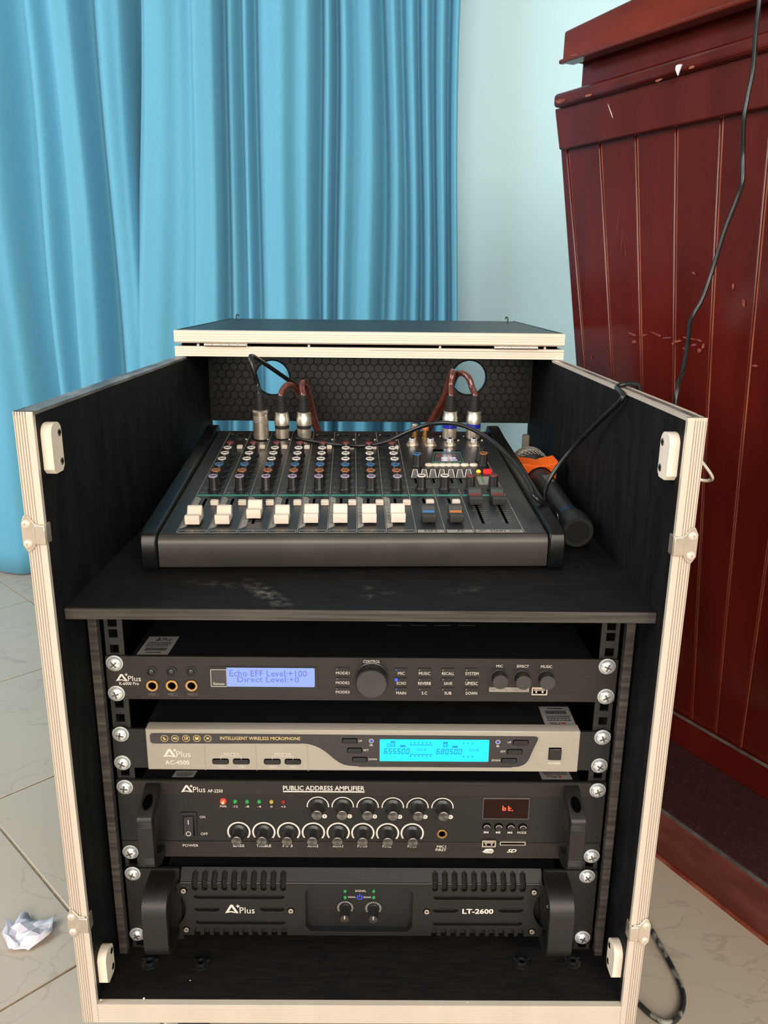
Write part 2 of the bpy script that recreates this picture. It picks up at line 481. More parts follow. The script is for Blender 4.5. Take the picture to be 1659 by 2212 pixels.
def circ(cx, cy, r, n=20, ry=None):
    return [(cx + r * math.cos(2 * math.pi * i / n), cy + (ry or r) * math.sin(2 * math.pi * i / n)) for i in range(n)]

def rect(x0, z0, x1, z1):
    x0, x1 = min(x0, x1), max(x0, x1)
    z0, z1 = min(z0, z1), max(z0, z1)
    return [(x0, z0), (x1, z0), (x1, z1), (x0, z1)]

def rrect(x0, z0, x1, z1, r, n=5):
    x0, x1 = min(x0, x1), max(x0, x1)
    z0, z1 = min(z0, z1), max(z0, z1)
    r = min(r, (x1 - x0) / 2 - 1e-5, (z1 - z0) / 2 - 1e-5)
    out = []
    for cx, cz, a in ((x1 - r, z0 + r, -90), (x1 - r, z1 - r, 0), (x0 + r, z1 - r, 90), (x0 + r, z0 + r, 180)):
        for i in range(n + 1):
            t = math.radians(a + 90 * i / n)
            out.append((cx + r * math.cos(t), cz + r * math.sin(t)))
    return out

TEXTS = []
def T(parent, s, x0, z0, x1, z1, m, mt='print', bold=0.0, h=0.0003, name='lettering', flip=False, shear=0.0):
    TEXTS.append((parent, s, x0, z0, x1, z1, m, mt, bold, h, name, flip, shear))

def logo(parent, m, tx0, tz0, tx1, tz1, px, pz, wx0, wz0, wx1, wz1, mt='print', h=0.0003):
    """the triangular A mark with a small plus sign and the word next to it"""
    w = tx1 - tx0
    t = tz1 - tz0
    A = [(0, 0), (0.40, 0.96), (0.46, 1), (0.54, 1), (0.60, 0.96), (1, 0), (0.80, 0), (0.5, 0.74), (0.27, 0.20), (0.52, 0.25), (0.78, 0.08), (0.72, 0.02), (0.45, 0.12)]
    mb = Mesh().plate([(tx0 + w * a, tz0 + t * b) for a, b in A], [], h * 0.3, h, m)
    q = t * 0.17
    e = q * 0.3
    mb.plate([(px - q, pz - e), (px - e, pz - e), (px - e, pz - q), (px + e, pz - q), (px + e, pz - e), (px + q, pz - e), (px + q, pz + e), (px + e, pz + e), (px + e, pz + q), (px - e, pz + q), (px - e, pz + e), (px - q, pz + e)], [], h * 0.3, h, m)
    part(parent, 'emblem', mb, mt)
    T(parent, 'Plus', wx0, wz0, wx1, wz1, m, mt, 0.0, h)

def flush_texts():
    tmp = []
    for t in TEXTS:
        cu = bpy.data.curves.new('lettering', 'FONT')
        cu.body = t[1]
        cu.resolution_u = 2
        cu.offset = t[8]
        cu.shear = t[12]
        ob = bpy.data.objects.new('lettering_source', cu)
        COL.objects.link(ob)
        tmp.append(ob)
    dg = bpy.context.evaluated_depsgraph_get()
    dg.update()
    for ob, (parent, s, x0, z0, x1, z1, m, mt, bold, h, name, flip, shear) in zip(tmp, TEXTS):
        me = bpy.data.meshes.new_from_object(ob.evaluated_get(dg))
        xs = [v.co.x for v in me.vertices]
        ys = [v.co.y for v in me.vertices]
        ax, bx, ay, by = min(xs), max(xs), min(ys), max(ys)
        for v in me.vertices:
            u = (v.co.x - ax) / (bx - ax)
            w = (v.co.y - ay) / (by - ay)
            if flip:
                u, w = 1 - u, 1 - w
            v.co = m @ Vector((x0 + (x1 - x0) * u, z0 + (z1 - z0) * w, h))
        me.transform(WM[parent].inverted())
        me.materials.clear()
        me.materials.append(M_[mt])
        me.name = name
        o = bpy.data.objects.new(name, me)
        COL.objects.link(o)
        o.parent = parent
        WM[o] = WM[parent]
    for ob in tmp:
        cu = ob.data
        bpy.data.objects.remove(ob)
        bpy.data.curves.remove(cu)

SEG = {'0': 'abcdef', '5': 'afgcd', '6': 'afgedc', '8': 'abcdefg', 'b': 'fgedc', 't': 'fged'}
def seven(mb, ch, x, z, w, h, m, d, t=0.14, sl=0.0):
    k = t * h
    g = k * 0.25
    S = {'a': (g, h - k, w - g, h), 'd': (g, 0, w - g, k), 'g': (g, h / 2 - k / 2, w - g, h / 2 + k / 2),
         'b': (w - k, h / 2 + g, w, h - g), 'c': (w - k, g, w, h / 2 - g), 'f': (0, h / 2 + g, k, h - g), 'e': (0, g, k, h / 2 - g)}
    for c in SEG[ch]:
        a, b, e, f = S[c]
        mb.plate([(x + a + sl * b, z + b), (x + e + sl * b, z + b), (x + e + sl * f, z + f), (x + a + sl * f, z + f)], [], d * 0.5, d, m)

# ---------------------------------------------------------------- room
floor = part(None, 'floor', Mesh().box(-2.6, 2.9, -2.2, 1.72, FL - 0.05, FL - 0.0025), 'grout')
tag(floor, 'floor of square grey tiles laid diagonally with sandy joints', kind='structure')
q45 = math.radians(45)
d1 = Vector((math.cos(q45), math.sin(q45)))
d2 = Vector((math.cos(q45), -math.sin(q45)))
A1 = Vector((-0.5856,0.4878,-0.6945))
A2 = Vector((-0.553,0.4165,-0.6945))
n1 = Vector((-d1.y, d1.x))
n2 = Vector((-d2.y, d2.x))
o1 = A1.xy.dot(n1)
o2 = A2.xy.dot(n2)
tm = Mesh().box(-0.1985, 0.1985, -0.1985, 0.1985, -0.0026, 0.0, c=0.0012).mesh('tile', 'tile')
for i in range(-14, 14):
    for j in range(-14, 14):
        c = n1 * (o1 + 0.4 * (i + 0.5)) + n2 * (o2 + 0.4 * (j + 0.5))
        # n1 and n2 are perpendicular unit vectors
        if not (-2.4 < c.x < 2.6 and -1.9 < c.y < 1.98):
            continue
        if c.y > 1.43:      # cut along the wall
            pts = [(c.x + 0.281 * math.cos(math.pi / 2 * k), c.y + 0.281 * math.sin(math.pi / 2 * k)) for k in range(4)]
            cut = []
            for k in range(4):
                (ax, ay), (bx, by) = pts[k], pts[(k + 1) % 4]
                if ay <= 1.717:
                    cut.append((ax, ay))
                if (ay <= 1.717) != (by <= 1.717):
                    t = (1.717 - ay) / (by - ay)
                    cut.append((ax + (bx - ax) * t, 1.717))
            if len(cut) > 2:
                part(floor, 'tile', Mesh().plate(cut, [], FL - 0.0026, FL), 'tile')
        else:
            inst(floor, 'tile', tm, T3(c.x, c.y, FL) @ Matrix.Rotation(q45, 4, 'Z'))
wr_ = part(None, 'wall_right_light_block', Mesh().box(2.9, 3.04, -2.2, 1.86, FL - 0.05, FL + 2.9), 'wall')  # out of view, added to cut ambient light coming from the right
tag(wr_, 'unseen right wall added to dim light from that side', kind='structure')
wall = part(None, 'wall_back', Mesh().box(-2.6, 2.9, 1.72, 1.86, FL - 0.05, FL + 2.9), 'wall')
tag(wall, 'plain pale blue back wall', kind='structure')

# ---------------------------------------------------------------- curtains
def curtain(name, label, knots, y0, thick, seed, flat=0.85, lean=0):
    """knots: (x, depth towards the room) fold crests and valleys from left to right"""
    rnd = random.Random(seed)
    xs = []
    ds = []
    for i in range(len(knots) - 1):
        (xa, da), (xb, db) = knots[i], knots[i + 1]
        for k in range(7):
            t = k / 7
            e = 0.5 - 0.5 * math.cos(math.pi * t)
            xs.append(xa + (xb - xa) * t)
            ds.append(da + (db - da) * e)
    xs.append(knots[-1][0])
    ds.append(knots[-1][1])
    NZ = 36
    z0 = FL + 0.004
    z1 = FL + 2.35
    vs = []
    ph = [rnd.uniform(0, 6.28) for _ in range(6)]
    for r in range(NZ + 1):
        z = z0 + (z1 - z0) * r / NZ
        f = (z - z0) / (z1 - z0)
        amp = (1.25 - 0.45 * f) * flat
        for x, d in zip(xs, ds):
            dx = 0.010 * math.sin(2.1 * z + 5 * x + ph[0]) + 0.006 * math.sin(4.3 * z + 13 * x + ph[1])
            dy = 0.012 * math.sin(1.7 * z + 9 * x + ph[2]) + 0.006 * math.sin(6 * z + 21 * x + ph[3])
            if lean:        # the first folds slope towards the neighbouring curtain
                dx += lean * (z - 0.75) * max(0.0, 1 - (x - xs[0]) / 0.30)
            vs.append((x + dx, y0 - d * amp + dy, z))
    n = len(xs)
    fs = [(r * n + i, r * n + i + 1, r * n + n + i + 1, r * n + n + i) for r in range(NZ) for i in range(n - 1)]
    o = part(None, name, Mesh().add(vs, fs), 'cloth', angle=3.1)
    so = o.modifiers.new('cloth_thickness', 'SOLIDIFY')
    so.thickness = thick
    so.offset = 0
    return tag(o, label, 'curtain', 'blue curtains on the back wall')

KL = [(-2.35, .02), (-2.26, -.03), (-2.16, .04), (-2.06, -.03), (-1.95, .04), (-1.85, -.02), (-1.75, .03), (-1.66, -.03), (-1.56, .04), (-1.45, -.03), (-1.33, .04), (-1.24, -.02), (-1.005, .05), (-0.9461, .035), (-0.8754, -.035), (-0.84, .022), (-0.8011, -.012),
      (-0.7716, .04), (-0.7339, .035), (-0.6962, -.04), (-0.649, .04), (-0.616, .03), (-0.5782, -.05), (-0.5428, -.04)]
KR = [(-0.5688, .0), (-0.5464, .052), (-0.5157, .05), (-0.4744, .03), (-0.4472, .02), (-0.4307, .055), (-0.3917, .05), (-0.3716, -.03), (-0.3539, .012), (-0.3327, -.03),
      (-0.3197, .008), (-0.302, -.045), (-0.2736, .02), (-0.2358, .042), (-0.2027, .012), (-0.1791, .025), (-0.1484, -.05), (-0.1294, .02),
      (-0.1105, -.045), (-0.0892, .025), (-0.0656, -.008), (-0.0254, .03), (0.0125, -.045), (0.0408, .035), (0.0657, -.022), (0.0905, .02),
      (0.1095, -.03), (0.1284, .02), (0.1473, -.03), (0.1686, .03), (0.1876, -.02), (0.2042, .035), (0.2101, .0)]
curtain('curtain', 'left blue cloth curtain whose hem meets the grey floor tiles', KL, 1.585, 0.003, 3, flat=1.05)
curtain('curtain', 'right blue cloth curtain hanging beside the bare pale wall', KR, 1.555, 0.003, 8, lean=0.06)

# ---------------------------------------------------------------- flight case
XO, XI = 0.2708, 0.2553
ZB, ZF = -0.5994, -0.5772
YL, YB = 0.513, 0.668           # the lid hinge line and the back of the case
case = thing('flight_case', 'black rack case with cream aluminium edges on the tiled floor', 'case', (0, 0.33, FL))
for s in (-1, 1):
    sp_ = part(case, 'side_panel', Mesh().box(s * XI, s * (XO - 0.0012), 0.0046, YB, ZB + 0.003, -0.003), 'ply')
    # fluted front edge profile, extruded upwards
    prof = [(XI, 0.0045), (XI, 0.0)]
    for k in range(5):
        x = XI + 0.0052 + k * 0.0021
        prof += [(x, 0.0), (x + 0.0003, 0.0012), (x + 0.0007, 0.0012), (x + 0.001, 0.0)]
    prof += [(XO - 0.0006, 0.0), (XO, 0.0006), (XO, 0.022), (XO - 0.0010, 0.022), (XO - 0.0010, 0.0035), (XI + 0.0012, 0.0035), (XI + 0.0012, 0.0045)]
    prof = [(s * a, b) for a, b in prof]
    part(case, 'front_edge_trim', Mesh().plate(prof, [], ZB, 0.0, I4), 'alu', angle=0.3)
    tp = Mesh().box(s * (XI - 0.0004), s * XO, 0.0006, YL, -0.0028, 0.0)
    part(case, 'top_edge_trim', tp, 'worn_reflect_alu' if s < 0 else 'alu', 'aluminium strip with a grey reflection in its colour' if s < 0 else None)  # the left strip's grey paints a dim reflection into its colour
    if s > 0:
        part(case, 'worn_stripe', Mesh().box(XI + 0.005, XI + 0.0105, 0.004, YL - 0.002, 0.0, 0.0003), 'worn_reflect_alu', 'dark worn stripe')
    part(case, 'batten', Mesh().box(s * 0.2444, s * 0.2526, 0.0612, 0.0700, ZF, -0.183), 'plyedge', 'raw dark plywood strip', bevel=0.0006)
# bottom frame and deck
prof = [(ZB, 0.022), (ZB, 0.0)]
for k in range(4):
    z = ZB + 0.0045 + k * 0.0033
    prof += [(z, 0.0), (z + 0.0004, 0.0008), (z + 0.001, 0.0008), (z + 0.0014, 0.0)]
prof += [(ZF, 0.0), (ZF, 0.006), (ZF - 0.0015, 0.006), (ZF - 0.0015, 0.022)]
mm = frame((0, 0, 0), (0, 0, 1), (0, 1, 0), (-1, 0, 0))
part(case, 'front_edge_trim', Mesh().plate(prof, [], -XI + 0.0002, XI - 0.0002, mm), 'alu', angle=0.3)
part(case, 'bottom_panel', Mesh().box(-XI, XI, 0.006, YB - 0.01, ZB + 0.003, ZF), 'plydeck')
part(case, 'lower_back_panel', Mesh().box(-XI, XI, YB - 0.011, YB - 0.001, ZF, -0.186), 'ply')
# shelf
sh = Mesh().plate([(-XI, 0.0215), (XI, 0.0205), (XI, YB - 0.012), (-XI, YB - 0.012)], [], -0.1825, -0.172)
part(case, 'shelf', sh, 'shelf', bevel=0.0006)
part(case, 'shelf_edge', Mesh().box(-XI + 0.0004, XI - 0.0004, 0.0195, 0.0213, -0.1822, -0.1723), 'plyedge', 'greyish worn plywood edge', bevel=0.0005)
# fixed rear top: aluminium front bar, top board, perforated rear panel
fb = [(0.0, 0.0), (0.0145, 0.0), (0.0145, 0.02), (0.0, 0.02)]
prof = [(0.0008, 0.0)]
for k in range(3):
    z = 0.0035 + k * 0.0035
    prof += [(z, 0.0), (z + 0.0003, 0.0006), (z + 0.0008, 0.0006), (z + 0.0011, 0.0)]
prof += [(0.0135, 0.0), (0.0145, 0.001), (0.0145, 0.018), (0.0008, 0.018)]
mm = frame((0, YL, 0), (0, 0, 1), (0, 1, 0), (-1, 0, 0))
part(case, 'rear_top_trim', Mesh().plate(prof, [], -XO, XO, mm), 'alu', angle=0.3)
part(case, 'rear_top_board', Mesh().box(-XO, XO, YL + 0.018, YB, 0.0, 0.0142), 'lidtop')
hol = [circ(-0.155,-0.0435, 0.0268, 32), circ(0.1555,-0.0406, 0.0266, 32)]
HZ0, HZ1 = -0.1121, 0.0
part(case, 'cable_panel', Mesh().plate(rect(-XI, HZ0, XI, HZ1), hol, 0, 0.009, PF(0.664)), 'honey')
# embossed hexagon relief on that panel
hx = Mesh()
R = 0.0073
PH = PF(0.655)
row = 0
z = HZ0 + R + 0.001
while z < HZ1 - 0.006:
    x = -XI + 0.008 + (R * math.sqrt(3) / 2 if row % 2 else 0)
    while x < XI - 0.008:
        if all(math.hypot(x - sum(p[0] for p in h) / 32, z - sum(p[1] for p in h) / 32) > 0.0275 + R * 0.8 for h in hol) and z + R < HZ1 and z - R > HZ0:
            lo = [(x + R * 0.97 * math.cos(math.radians(30 + 60 * k)), z + R * 0.97 * math.sin(math.radians(30 + 60 * k)), 0) for k in range(6)]
            hi = [(x + R * 0.86 * math.cos(math.radians(30 + 60 * k)), z + R * 0.86 * math.sin(math.radians(30 + 60 * k)), 0.0006) for k in range(6)]
            hx.add(lo + hi, [(6, 7, 8, 9, 10, 11)] + [(k, (k + 1) % 6, 6 + (k + 1) % 6, 6 + k) for k in range(6)], PH)
        x += R * math.sqrt(3)
    z += R * 1.5
    row += 1
part(case, 'honeycomb_emboss', hx, 'honey', angle=0.2, kind='stuff')
for h, nm in zip(hol, 'ab'):
    cx = sum(p[0] for p in h) / 32
    cz = sum(p[1] for p in h) / 32
    part(case, 'hole_rim', Mesh().plate(circ(cx, cz, 0.0285, 32), [circ(cx, cz, 0.0266, 32)], 0, 0.0012, PF(0.655)), 'ply')
# lid folded back
LZ0, LZ1, LYE = 0.0188, 0.0362, 0.958
part(case, 'lid', Mesh().box(-XO + 0.0012, XO - 0.0012, YL + 0.004, LYE, LZ0 + 0.0008, LZ1 - 0.0008), 'lidtop', 'black lid folded back flat')
prof = [(LZ0, 0.012), (LZ0, 0.002), (LZ0 + 0.002, 0.0)]
for k in range(3):
    z = LZ0 + 0.005 + k * 0.0033
    prof += [(z, 0.0), (z + 0.0003, 0.0005), (z + 0.0008, 0.0005), (z + 0.0011, 0.0)]
prof += [(LZ1 - 0.001, 0.0), (LZ1, 0.001), (LZ1, 0.007), (LZ1 - 0.001, 0.007), (LZ1 - 0.001, 0.012)]
part(case, 'lid_trim', Mesh().plate(prof, [], -XO, XO, frame((0, YL - 0.001, 0), (0, 0, 1), (0, 1, 0), (-1, 0, 0))), 'alu', angle=0.3)
for s in (-1, 1):
    part(case, 'lid_trim', Mesh().box(s * (XO - 0.0012), s * XO, YL + 0.006, LYE, LZ0 + 0.001, LZ1), 'lidtop')
    hk = Mesh().tube([(s * 0.2455, LYE - 0.09, LZ1 - 0.001), (s * 0.2455, LYE - 0.09, LZ1 + 0.007), (s * 0.2445, LYE - 0.089, LZ1 + 0.0095), (s * 0.2425, LYE - 0.088, LZ1 + 0.0095), (s * 0.2415, LYE - 0.088, LZ1 + 0.006)], 0.0012, 6, 3)
    part(case, 'lid_hook', hk, 'rail', 'small dark wire hook')
# hinges
for x0, x1 in ((-0.2294, -0.1704), (0.1733, 0.2344)):
    hm = Mesh()
    for k in range(5):
        a = x0 + (x1 - x0) * k / 5
        b = x0 + (x1 - x0) * (k + 1) / 5 - 0.0006
        hm.lathe([(0.0021, 0), (0.0024, 0.0003), (0.0024, b - a - 0.0003), (0.0021, b - a)], 12, frame((a, YL - 0.0015, 0.0166), (0, 1, 0), (0, 0, 1), (1, 0, 0)))
    hm.box(x0, x1, YL + 0.001, YL + 0.006, 0.0143, 0.0196)
    part(case, 'hinge', hm, 'nickel', 'pale metal hinge')
for x in (-0.2393, -0.0848, 0.0983, 0.245):
    part(case, 'lid_rivet', Mesh().lathe([(0.0012, 0), (0.0022, 0.0006), (0.0022, 0.003), (0.001, 0.0042)], 10, T3(x, YL + 0.006, 0.0142)), 'nickel')
part(case, 'hinge_gap_shade', Mesh().box(-XO + 0.008, XO - 0.008, YL + 0.009, YL + 0.05, 0.0142, LZ0 + 0.001), 'hole')  # void-black filler stands in for shade in the gap beneath the lid

# side bumper blocks with screws
def bumper(s, z0, z1, up):
    prof = []
    ya, yb = 0.0105, 0.0320
    r = 0.009
    for i in range(7):
        a = math.pi - math.pi / 2 * i / 6
        prof.append((ya + r + r * math.cos(a), z1 - r + r * math.sin(a)))
    for i in range(7):
        a = math.pi / 2 - math.pi / 2 * i / 6
        prof.append((yb - r + r * math.cos(a), z1 - r + r * math.sin(a)))
    prof += [(yb, z0 + 0.004), (yb - 0.004, z0), (ya + 0.004, z0), (ya, z0 + 0.004)]
    m = frame((s * XI, 0, 0), (0, 1, 0), (0, 0, 1), (1, 0, 0))
    d = -s * 0.0085
    mb = Mesh().plate(prof, [], min(0, d), max(0, d), m)
    b = part(case, 'bumper_block', mb, 'whiteplastic', 'cream white plastic corner block', bevel=0.002, seg=3)
    for z in (z0 + 0.008, z1 - 0.009):
        sc = Mesh().lathe([(0.0034, 0), (0.0034, 0.0006), (0.0026, 0.0010)], 14, axis_frame((s * (XI - 0.0082), 0.0265, z), (-s, 0, 0)))
        w = part(b, 'screw', sc, 'steel', 'cross head screw')
        mk = Mesh()
        mk.box(-0.0024, 0.0024, -0.0004, 0.0004, 0.0009, 0.00115, axis_frame((s * (XI - 0.0082), 0.0265, z), (-s, 0, 0)))
        mk.box(-0.0004, 0.0004, -0.0024, 0.0024, 0.0009, 0.00115, axis_frame((s * (XI - 0.0082), 0.0265, z), (-s, 0, 0)))
        part(b, 'cross_slot', mk, 'hole')
for s, z0, z1 in ((-1, -0.0525, -0.0115), (1, -0.0535, -0.0150), (-1, -0.5660, -0.5300), (1, -0.5570, -0.5205)):
    bumper(s, z0, z1, True)

# strike plates on the front edges
def strike(s, zc):
    # outline in (x, z): outer plate with points, and a tab reaching over the inner edge
    o = [(0.0, 0.0095), (0.0, -0.0095), (-0.0032, -0.0150), (-0.0062, -0.0150), (-0.0100, -0.0105), (-0.0100, -0.0085), (-0.0166, -0.0085), (-0.0166, 0.0080), (-0.0112, 0.0085), (-0.0062, 0.0155), (-0.0030, 0.0155)]
    x0 = XO + 0.003
    poly = [(s * (x0 + a), zc + b) for a, b in o]
    p = part(case, 'strike_plate', Mesh().plate(poly, [], 0.0002, 0.0016, PF(0.0)), 'nickel', 'shiny metal catch plate', bevel=0.0004)
    part(p, 'tab', Mesh().box(s * (XI - 0.0016), s * (XI + 0.0004), -0.0016, 0.0080, zc - 0.0085, zc + 0.0080), 'nickel', bevel=0.0004)
    part(p, 'raised_lip', Mesh().box(s * (XI - 0.0014), s * (XI + 0.0072), -0.0036, -0.0016, zc - 0.0085, zc + 0.0080), 'nickel', bevel=0.0008)
    for dz in (0.0082, -0.0085):
        m = axis_frame((s * (x0 - 0.0046), -0.0016, zc + dz), (0, -1, 0))
        r = part(p, 'rivet', Mesh().lathe([(0.0037, 0), (0.0037, 0.0004), (0.0030, 0.0014), (0.0019, 0.0019), (0.0013, 0.0019), (0.0011, 0.0006)], 18, m), 'alu', 'pale domed rivet')
for s, z in ((-1, -0.0990), (1, -0.1045), (-1, -0.4815), (1, -0.4885)):
    strike(s, z)
# spring handle on the outer right side
hd = Mesh().tube([(XO, 0.050, -0.030), (XO + 0.006, 0.050, -0.033), (XO + 0.020, 0.050, -0.046), (XO + 0.030, 0.050, -0.0585), (XO + 0.029, 0.053, -0.0625), (XO + 0.022, 0.056, -0.0625), (XO + 0.008, 0.058, -0.058), (XO, 0.058, -0.055)], 0.0016, 8, 5)
part(case, 'side_handle', hd, 'nickel', 'bent metal wire handle')
part(case, 'side_handle_plate', Mesh().box(XO, XO + 0.0022, 0.030, 0.085, -0.066, -0.020), 'nickel', bevel=0.001)
# casters
for s in (-1, 1):
    for y in (0.075, 0.585):
        c = Mesh().box(s * 0.18 - 0.03, s * 0.18 + 0.03, y - 0.03, y + 0.03, ZB - 0.003, ZB + 0.003)
        c.box(s * 0.18 - 0.022, s * 0.18 - 0.018, y - 0.018, y + 0.026, FL + 0.03, ZB - 0.002)
        c.box(s * 0.18 + 0.018, s * 0.18 + 0.022, y - 0.018, y + 0.026, FL + 0.03, ZB - 0.002)
        k = part(case, 'caster', c, 'steel')
        part(k, 'wheel', Mesh().lathe([(0.034, -0.014), (0.0375, -0.010), (0.0375, 0.010), (0.034, 0.014)], 28, frame((s * 0.18, y + 0.01, FL + 0.0375), (0, 1, 0), (0, 0, 1), (1, 0, 0))), 'rubber')
# nuts showing on the deck
for x, y, z in ((-0.2177,0.0483,-0.577), (-0.1647,0.0477,-0.577), (0.1663,0.0509,-0.577), (0.2194,0.052,-0.577)):
    nb = Mesh().plate(circ(0, 0, 0.0085, 8), [circ(0, 0, 0.0035, 12)], 0, 0.0016, T3(x, y, ZF))
    nb.lathe([(0.0052, 0.001), (0.0050, 0.004), (0.0036, 0.0042), (0.0030, 0.001)], 14, T3(x, y, ZF))
    for a in range(3):
        w = 2.1 * a + 0.5
        nb.box(-0.002, 0.002, -0.0008, 0.0008, 0.0014, 0.0030, T3(x + 0.0075 * math.cos(w), y + 0.0075 * math.sin(w), ZF) @ Matrix.Rotation(w, 4, 'Z'))
    part(case, 'floor_nut', nb, 'black', 'black pronged nut')
# flecks of dust on the deck
for x, y, z, r in ((-0.2115,0.0066,-0.577, .0013), (0.1052,0.0039,-0.577, .0007), (-0.1712,0.028,-0.577, .0007), (-0.253,0.0048,-0.577, .0012)):
    part(case, 'fleck', Mesh().lathe([(r * 0.5, 0), (r, r * 0.4), (r * 0.3, r * 0.8)], 6, T3(x, y, ZF)), 'paper')
# clip on the rear corner beyond the microphone
part(case, 'rear_latch', Mesh().box(XI - 0.0115, XI, 0.640, 0.650, -0.168, -0.1282, c=0.002), 'alugroove', 'grey metal latch tongue')

# rack rails with square holes
def rail(s):
    xi, xo = 0.2238, 0.2410
    zs = [-0.2071, -0.2181, -0.2338, -0.2914, -0.3065, -0.3659, -0.4703, -0.5713]
    zs += [zs[4] - 0.0155, zs[2] - 0.0152]
    h = [rect(s * (0.2330 - 0.0042), z - 0.0042, s * (0.2330 + 0.0042), z + 0.0042) for z in zs if z < -0.19]
    r = part(case, 'rack_rail', Mesh().plate(rect(s * xi, ZF, s * xo, -0.1825), h, -0.0022, 0, PF(0.0702)), 'rail', 'steel rack rail with square holes')
    part(r, 'flange', Mesh().box(s * (xo - 0.002), s * xo, 0.0722, 0.105, ZF, -0.1825), 'rail')
for s in (-1, 1):
    rail(s)

# ---------------------------------------------------------------- shared rack hardware
washer_me = Mesh().lathe([(0.0060, 0), (0.0080, 0.0002), (0.0080, 0.0010), (0.0074, 0.0014), (0.0060, 0.0014)], 24).mesh('washer', 'washer')
def screw_mesh():
    mb = Mesh()
    prof = [(0.0071, 0.0012), (0.0069, 0.0022), (0.0060, 0.0034), (0.0044, 0.0043), (0.0022, 0.0047)]
    mb.lathe(prof, 20)
    return mb
scr_me = screw_mesh().mesh('rack_screw', 'chrome')
cross_mb = Mesh()
cross_mb.box(-0.0036, 0.0036, -0.00075, 0.00075, 0.0038, 0.00475)
cross_mb.box(-0.00075, 0.00075, -0.0036, 0.0036, 0.0038, 0.00475)
cross_me = cross_mb.mesh('cross_slot', 'greyslot')
def rack_screws(parent, zs, y, rnd=random.Random(4)):
    for x, z in zs:
        m = PF(y) @ T3(x, z, 0) @ Matrix.Rotation(rnd.uniform(0, 3), 4, 'Z')
        s = inst(parent, 'rack_screw', scr_me, m, 'domed chrome cross head screw')
        inst(s, 'washer', washer_me, m)
        inst(s, 'cross_slot', cross_me, m)

def led(parent, x, z, m, r, mt, name='led'):
    return part(parent, name, Mesh().lathe([(r, 0), (r * 0.95, r * 0.6), (r * 0.5, r * 1.0)], 12, m @ T3(x, z, 0)), mt)

def pill(parent, x0, z0, x1, z1, m, mt='black', d=0.0012, rim=None, name='push_button'):
    b = part(parent, name, Mesh().plate(rrect(x0, z0, x1, z1, 0.0012), [], 0.0002, d, m), mt, bevel=0.0003)
    if rim:
        g = 0.0007
        part(b, 'rim', Mesh().plate(rrect(x0 - g, z0 - g, x1 + g, z1 + g, 0.0016), [rrect(x0, z0, x1, z1, 0.0012)], 0.0002, 0.0006, m), rim)
    return b

def jack(parent, x, z, m, r=0.0058):
    j = part(parent, 'jack_socket', Mesh().plate(circ(x, z, r, 24), [circ(x, z, r * 0.64, 20)], 0.0002, 0.0015, m), 'gold', 'gold ringed jack socket', bevel=0.0004)
    part(j, 'bore', Mesh().plate(circ(x, z, r * 0.64, 20), [], 0.0001, 0.0003, m), 'hole')
    return j

def usb(parent, x0, z0, x1, z1, m):
    u = part(parent, 'usb_port', Mesh().plate(rrect(x0 - .0006, z0 - .0006, x1 + .0006, z1 + .0006, .0008), [rrect(x0 + .0006, z0 + .0006, x1 - .0006, z1 - .0006, .0004)], 0.0002, 0.0014, m), 'nickel', 'metal usb socket')
    part(u, 'cavity', Mesh().plate(rect(x0, z0, x1, z1), [], 0.0001, 0.0003, m), 'hole')
    w = x1 - x0
    hgt = z1 - z0
    part(u, 'tongue', Mesh().box(x0 + w * .12, x1 - w * .12, z0 + hgt * .55, z1 - hgt * .12, 0.0003, 0.0012, m), 'alugroove')
    part(u, 'contact', Mesh().box(x0 + w * .22, x0 + w * .34, z0 + hgt * .2, z0 + hgt * .5, 0.0003, 0.0008, m).box(x1 - w * .34, x1 - w * .22, z0 + hgt * .2, z0 + hgt * .5, 0.0003, 0.0008, m), 'nickel')
    return u

